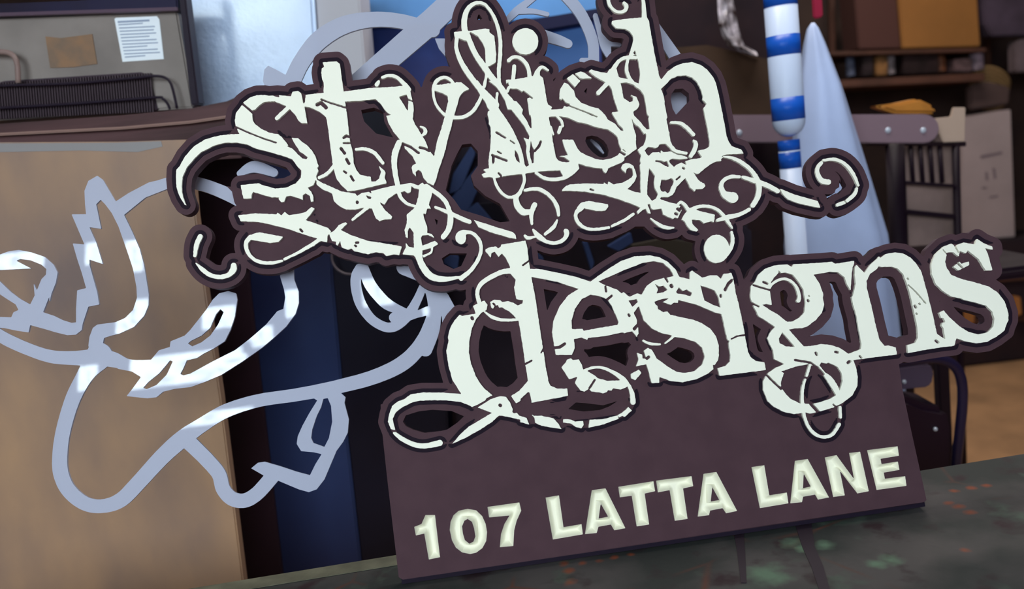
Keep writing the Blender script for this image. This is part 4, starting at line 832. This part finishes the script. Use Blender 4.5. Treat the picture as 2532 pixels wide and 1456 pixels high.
hk = at(1955, -70, YP); part('cord', tube_mesh([hk - Vector((0, 0, 0.01)), Vector((hk.x, hk.y, 4.49))], 0.004, 8), mat('cord_white', (200, 200, 200), 0.7), r1)
# --- white wrapped cone
YW = 2.17
apex = at(2029, 46, YW); basep = at(2105, 900, YW)
def rad(py, xl, xr): return (xr-xl)/2*YW/FPX
rows = [(900, 1980, 2262), (800, 1965, 2250), (600, 1950, 2222), (400, 1972, 2160), (210, 1992, 2100), (100, 2008, 2060), (62, 2016, 2044), (48, 2026, 2034)]
prof = []
for y, xl, xr in rows:
    p = at((xl+xr)/2, y, YW); prof.append((rad(y, xl, xr)*0.97, p.z, p.x))
bm = bmesh.new(); rings = []
low = prof[0]; slope = (prof[0][0]-prof[2][0])/(prof[2][1]-prof[0][1]+1e-6)
prof = [(low[0]+0.02, 0.0, low[2]+0.0)] + prof
for r, z, x in prof:
    rings.append([bm.verts.new(Vector((x + math.cos(2*math.pi*k/48)*r*(1+0.035*math.cos(7*2*math.pi*k/48)), YW + 0.055 + math.sin(2*math.pi*k/48)*min(r, 0.05)*(1+0.05*math.cos(7*2*math.pi*k/48)), z))) for k in range(48)])
for a, b in zip(rings, rings[1:]):
    for k in range(48): bm.faces.new((a[k], a[(k+1) % 48], b[(k+1) % 48], b[k]))
bm.faces.new(rings[0][::-1]); bm.faces.new(rings[-1])
cone = thing('wrapped_cone', Vector((low[2], YW+0.055, 0)), 'tall white wrapped cone standing behind the swirl at the end of the first word', 'cone')
part('wrap', bm_mesh('wrap', bm, True), mat('white_wrap', (176, 194, 232), 0.5, 0.4, var=0.06, vscale=6), cone)
part('red_tip', slab([(2006, -70), (2030, -70), (2036, 40), (2022, 46), (2012, 44)], YW+0.05, 0.01, 0.003), mat('red_tip', (140, 30, 58), 0.5), cone, 'red tip')
# --- wooden chair with spindle back
YH = 2.48
cw = mat('chair_dark_wood', (26, 15, 26), 0.6)
ch = thing('spindle_chair', at(2300, 1400, YH), 'dark wooden spindle-back chair right of the white cone', 'chair'); ch.location.z = 0
def post(x0, y0, x1, y1, r, name, m=cw, Y=YH, parent=ch):
    a = at(x0, y0, Y); b = at(x1, y1, Y)
    if y1 > 1000: b.z = 0.0; 
    part(name, tube_mesh([a, (a+b)/2, b], r*Y/FPX), m, parent)
post(2363, 345, 2392, 1500, 9, 'back_post'); post(2212, 352, 2262, 1500, 22, 'back_post')
part('top_rail', slab([(2150, 352), (2390, 350), (2390, 362), (2150, 360)], YH-0.01, 0.03, 0.002), cw, ch)
part('middle_rail', slab([(2225, 446), (2365, 456), (2365, 464), (2225, 454)], YH-0.01, 0.03, 0.002), cw, ch)
part('lower_rail', slab([(2225, 516), (2365, 530), (2365, 541), (2225, 527)], YH-0.01, 0.03, 0.002), cw, ch)
for x in (2251, 2275, 2299, 2323): post(x, 358, x+7, 452, 5.5, 'spindle')
s0 = at(2300, 640, YH)
part('seat', box(s0.x, YH-0.17, at(2300, 640, YH).z, 0.34, 0.36, 0.03, 0.01), cw, ch)
for dx in (-0.14, 0.14): part('front_leg', box(s0.x+dx, YH-0.32, s0.z/2, 0.03, 0.03, s0.z), cw, ch)
# --- pale box and paper panels behind the chair
bxm = mat('pale_box', (150, 134, 134), 0.7, var=0.08, vscale=4)
bx = thing('pale_carton', at(2440, 598, 4.4), 'tall pale grey carton with faint markings right of the chair', 'carton')
part('body', slab([(2382, 292), (2500, 270), (2511, 586), (2372, 596)], 4.4, 0.3, 0.005), bxm, bx)
ink = mat('faint_ink', (104, 90, 96), 0.7)
for q in ([(2425, 384), (2478, 374), (2478, 380), (2425, 392)], [(2436, 425), (2442, 425), (2444, 445), (2438, 445)], [(2454, 415), (2460, 415), (2464, 440), (2458, 442)], [(2428, 462), (2440, 462), (2440, 466), (2428, 466)], [(2446, 486), (2468, 482), (2468, 486), (2446, 490)]):
    part('faint_print', slab(q, 4.398, 0.002, 0), ink, bx)
pb = link('beige_sheet', slab([(2230, 355), (2372, 352), (2376, 600), (2240, 610)], YH+0.024, 0.01, 0.002), mat('beige_sheet', (140, 118, 112), 0.8, var=0.2, vscale=7))
tag(pb, 'dull beige sheet seen through the back of the spindle chair', 'sheet')
cd = link('cream_card', slab([(2310, 292), (2352, 288), (2358, 265), (2388, 265), (2386, 350), (2332, 352), (2322, 330)], YR+0.0605, 0.01, 0.002), mat('cream_card', (166, 146, 132), 0.7))
tag(cd, 'small cream card piece at the rounded end of the riveted bar', 'card')
# --- far shelving with clutter
YK = 4.42
sh = thing('far_shelf', at(2300, 900, YK), 'dark brown open shelving at upper right, cluttered', 'shelf'); sh.location.z = 0
swood = mat('shelf_wood', (78, 48, 38), 0.7, var=0.25, vscale=6)
part('shelf_board', slab([(2050, 199), (2436, 180), (2436, 200), (2055, 218)], YK, 0.4, 0.004), swood, sh)
part('shelf_board', slab([(2050, 127), (2440, 118), (2440, 128), (2055, 138)], YK, 0.4, 0.004), swood, sh)
for x0, x1 in ((2050, 2064), (2434, 2448)): part('upright', slab([(x0, -80), (x1, -80), (x1+4, 220), (x0+4, 220)], YK+0.41, 0.03, 0.003), swood, sh)
cbx = link('amber_carton', slab([(2215, -80), (2412, -80), (2425, 115), (2232, 120)], YK+0.02, 0.25, 0.006), mat('amber_cardboard', (134, 88, 42), 0.8, var=0.08, vscale=4))
tag(cbx, 'large amber brown carton at upper right on the shelf', 'carton')
cb2 = link('brown_carton', slab([(2108, -80), (2210, -80), (2228, 120), (2124, 122)], YK+0.02, 0.2, 0.006), mat('brown_cardboard', (66, 38, 34), 0.8))
tag(cb2, 'dark brown carton left of the large amber carton', 'carton')
items = [('tin_can', (2104, 150, 2126, 200), (70, 76, 96), 'small blue grey tin at the left end of the shelf', 'tin'),
 ('tool_box', (2134, 136, 2160, 196), (40, 30, 34), 'small black box with an orange lid on the shelf', 'box'),
 ('paper_bundle', (2166, 140, 2196, 194), (120, 84, 50), 'orange brown bundle on the shelf below the brown carton', 'bundle'),
 ('tin_can', (2204, 146, 2226, 192), (110, 100, 104), 'pale tin between bundle and black bin on the shelf', 'tin'),
 ('storage_bin', (2234, 134, 2322, 192), (36, 24, 26), 'long black bin under the amber carton', 'bin'),
 ('rust_tin', (2326, 152, 2352, 190), (112, 66, 44), 'rusty red tin right of the long black bin', 'tin'),
 ('rag_bundle', (2360, 146, 2404, 188), (92, 72, 74), 'greyish mauve rag bundle on the shelf', 'rags'),
 ('jar', (2414, 138, 2446, 186), (128, 110, 122), 'pale mauve jar near the right end of the shelf', 'jar')]
for nm, (x0, y0, x1, y1), c, lb, ct in items:
    m_ = mat('m_'+lb[:12], c, 0.5, rgb2=tuple(int(v*0.6) for v in c), vscale=30)
    if nm in ('tin_can', 'jar', 'rust_tin'):
        p = at((x0+x1)/2, y1+6, YK+0.03); r = (x1-x0)/2*YK/FPX; h = (y1-y0)*YK/FPX
        p.z = at((x0+x1)/2, 194 - ((x0+x1)/2-2050)*0.0475, YK).z + 0.012; p.y += 0.05
        o = link(nm, lathe_mesh([(r, 0), (r, h*0.85), (r*0.8, h*0.92), (r*0.8, h)], p, 20, smooth=False), m_)
    else:
        zb = at((x0+x1)/2, 196 - ((x0+x1)/2-2085)*0.045, YK).z + 0.001
        yb = lambda x: 199 - (x-2050)*0.0475 - 6
        o = link(nm, slab([(x0, y0), (x1, y0-3), (x1, yb(x1)), (x0, yb(x0))], YK+0.03, 0.18, 0.005), m_)
    tag(o, lb, ct)
for q, c, nm, lb, ct in (([(2440, -80), (2700, -80), (2700, 84), (2452, 90), (2436, 60), (2432, 20)], (66, 54, 68), 'grey_tarp', 'mauve grey tarp bundle at the top right corner', 'tarp'),
        ([(2512, 104), (2530, 96), (2700, 96), (2700, 178), (2514, 178)], (96, 82, 86), 'grey_case', 'grey case at the right edge above the wire coil', 'case'),
        ([(2160, 262), (2218, 254), (2272, 243), (2312, 262), (2318, 282), (2280, 281), (2215, 281)], (176, 116, 48), 'yellow_board', 'bright yellow ochre board lying over the riveted bar', 'board')):
    Y = YK+0.02 if nm != 'yellow_board' else YR+0.004
    o = link(nm, slab(q, Y, 0.08 if nm != 'yellow_board' else 0.05, 0.008), mat('m_'+nm, c, 0.7, var=0.2, vscale=9)); tag(o, lb, ct)
wc = thing('wire_coil', at(2440, 268, 4.6), 'brown ribbed coil on top of the pale carton', 'coil')
cm = mat('coil_brown', (132, 104, 70), 0.5)
for k in range(5):
    pts = [at(2442 + 46*math.cos(t) + k*2, 236 + 34*math.sin(t) - k*9 + 6*math.cos(t), 4.6+0.05*math.sin(t)) for t in [math.pi*j/12 for j in range(24)]]
    part('loop', tube_mesh(pts + pts[:1], 0.008, 6), cm, wc)
part('hub', slab([(2398, 212), (2440, 200), (2500, 215), (2496, 258), (2400, 272)], 4.5, 0.05, 0.01), mat('coil_hub', (70, 54, 52), 0.7), wc)
sb = thing('low_rack', at(2500, 880, 4.35), 'dark low rack at the right edge below the pale carton', 'rack'); sb.location.z = 0
part('frame', slab([(2150, 632), (2372, 602), (2512, 592), (2700, 580), (2740, 900), (2180, 930)], 4.35, 0.4, 0.01), mat('rack_dark', (40, 24, 28), 0.8, rgb2=(28, 18, 26), vscale=5), sb)
for q in ([(2400, 690), (2700, 670), (2700, 682), (2400, 702)], [(2300, 800), (2700, 770), (2700, 780), (2300, 812)]):
    part('rail', slab(q, 4.335, 0.015, 0.003), swood, sb)
for x in (2300, 2600):
    a = at(x, 800, 4.45); part('foot', box(a.x, 4.5, a.z/2, 0.06, 0.06, a.z), swood, sb)
for q, lb in (([(2508, 736), (2524, 734), (2528, 778), (2512, 783)], 'small orange block on the dark rack at the right edge'), ([(2378, 770), (2412, 768), (2410, 800), (2384, 804)], 'small ochre block seen through the last letter s')):
    o = link('ochre_block', slab(q, 4.30, 0.05, 0.004), mat('ochre'+lb[:14], (150, 96, 50), 0.8)); tag(o, lb, 'block')
# --- black tubular chair near the table corner
YQ = 1.95
bc = thing('tubular_chair', at(2330, 1300, YQ), 'black tubular framed chair right of the address board', 'chair'); bc.location.z = 0
bt = mat('black_tube', (30, 24, 52), 0.35, 0.6)
pth = catmull([(2190, 900), (2240, 893), (2300, 886), (2340, 892), (2366, 912), (2378, 945), (2380, 990), (2374, 1060), (2366, 1130), (2362, 1200)], 5)
pp = [at(x, y, YQ) for x, y in pth]; e = pp[-1].copy(); e.z = 0.0; e.x += 0.01
part('frame_tube', tube_mesh(pp + [e], 13*YQ/FPX, 12), bt, bc)
part('back_plate', slab([(2200, 912), (2280, 900), (2302, 902), (2310, 920), (2305, 950), (2290, 958), (2200, 966)], YQ+0.02, 0.02, 0.004), mat('plate_grey', (78, 66, 84), 0.4), bc, 'dull grey back plate')
bm = bmesh.new(); bmesh.ops.create_uvsphere(bm, u_segments=10, v_segments=8, radius=0.005)
for v in bm.verts: v.co += at(2236, 944, YQ+0.018)
part('screw', bm_mesh('screw', bm, True), MATS['bolt_chrome'], bc)
part('seat_pad', slab([(2200, 985), (2250, 984), (2292, 1002), (2345, 1012), (2356, 1060), (2352, 1230), (2230, 1240)], YQ-0.03, 0.14, 0.015), mat('black_vinyl', (30, 16, 30), 0.5), bc)
p = at(2230, 1200, YQ-0.1); part('leg', tube_mesh([Vector((p.x, YQ+0.1, p.z)), Vector((p.x, YQ+0.1, 0))], 0.012), bt, bc)
sc_ = bmesh.new(); bmesh.ops.create_uvsphere(sc_, u_segments=10, v_segments=8, radius=0.005)
for v in sc_.verts: v.co += at(2313, 1061, YQ-0.034)
part('screw', bm_mesh('screw', sc_, True), MATS['bolt_chrome'], bc)
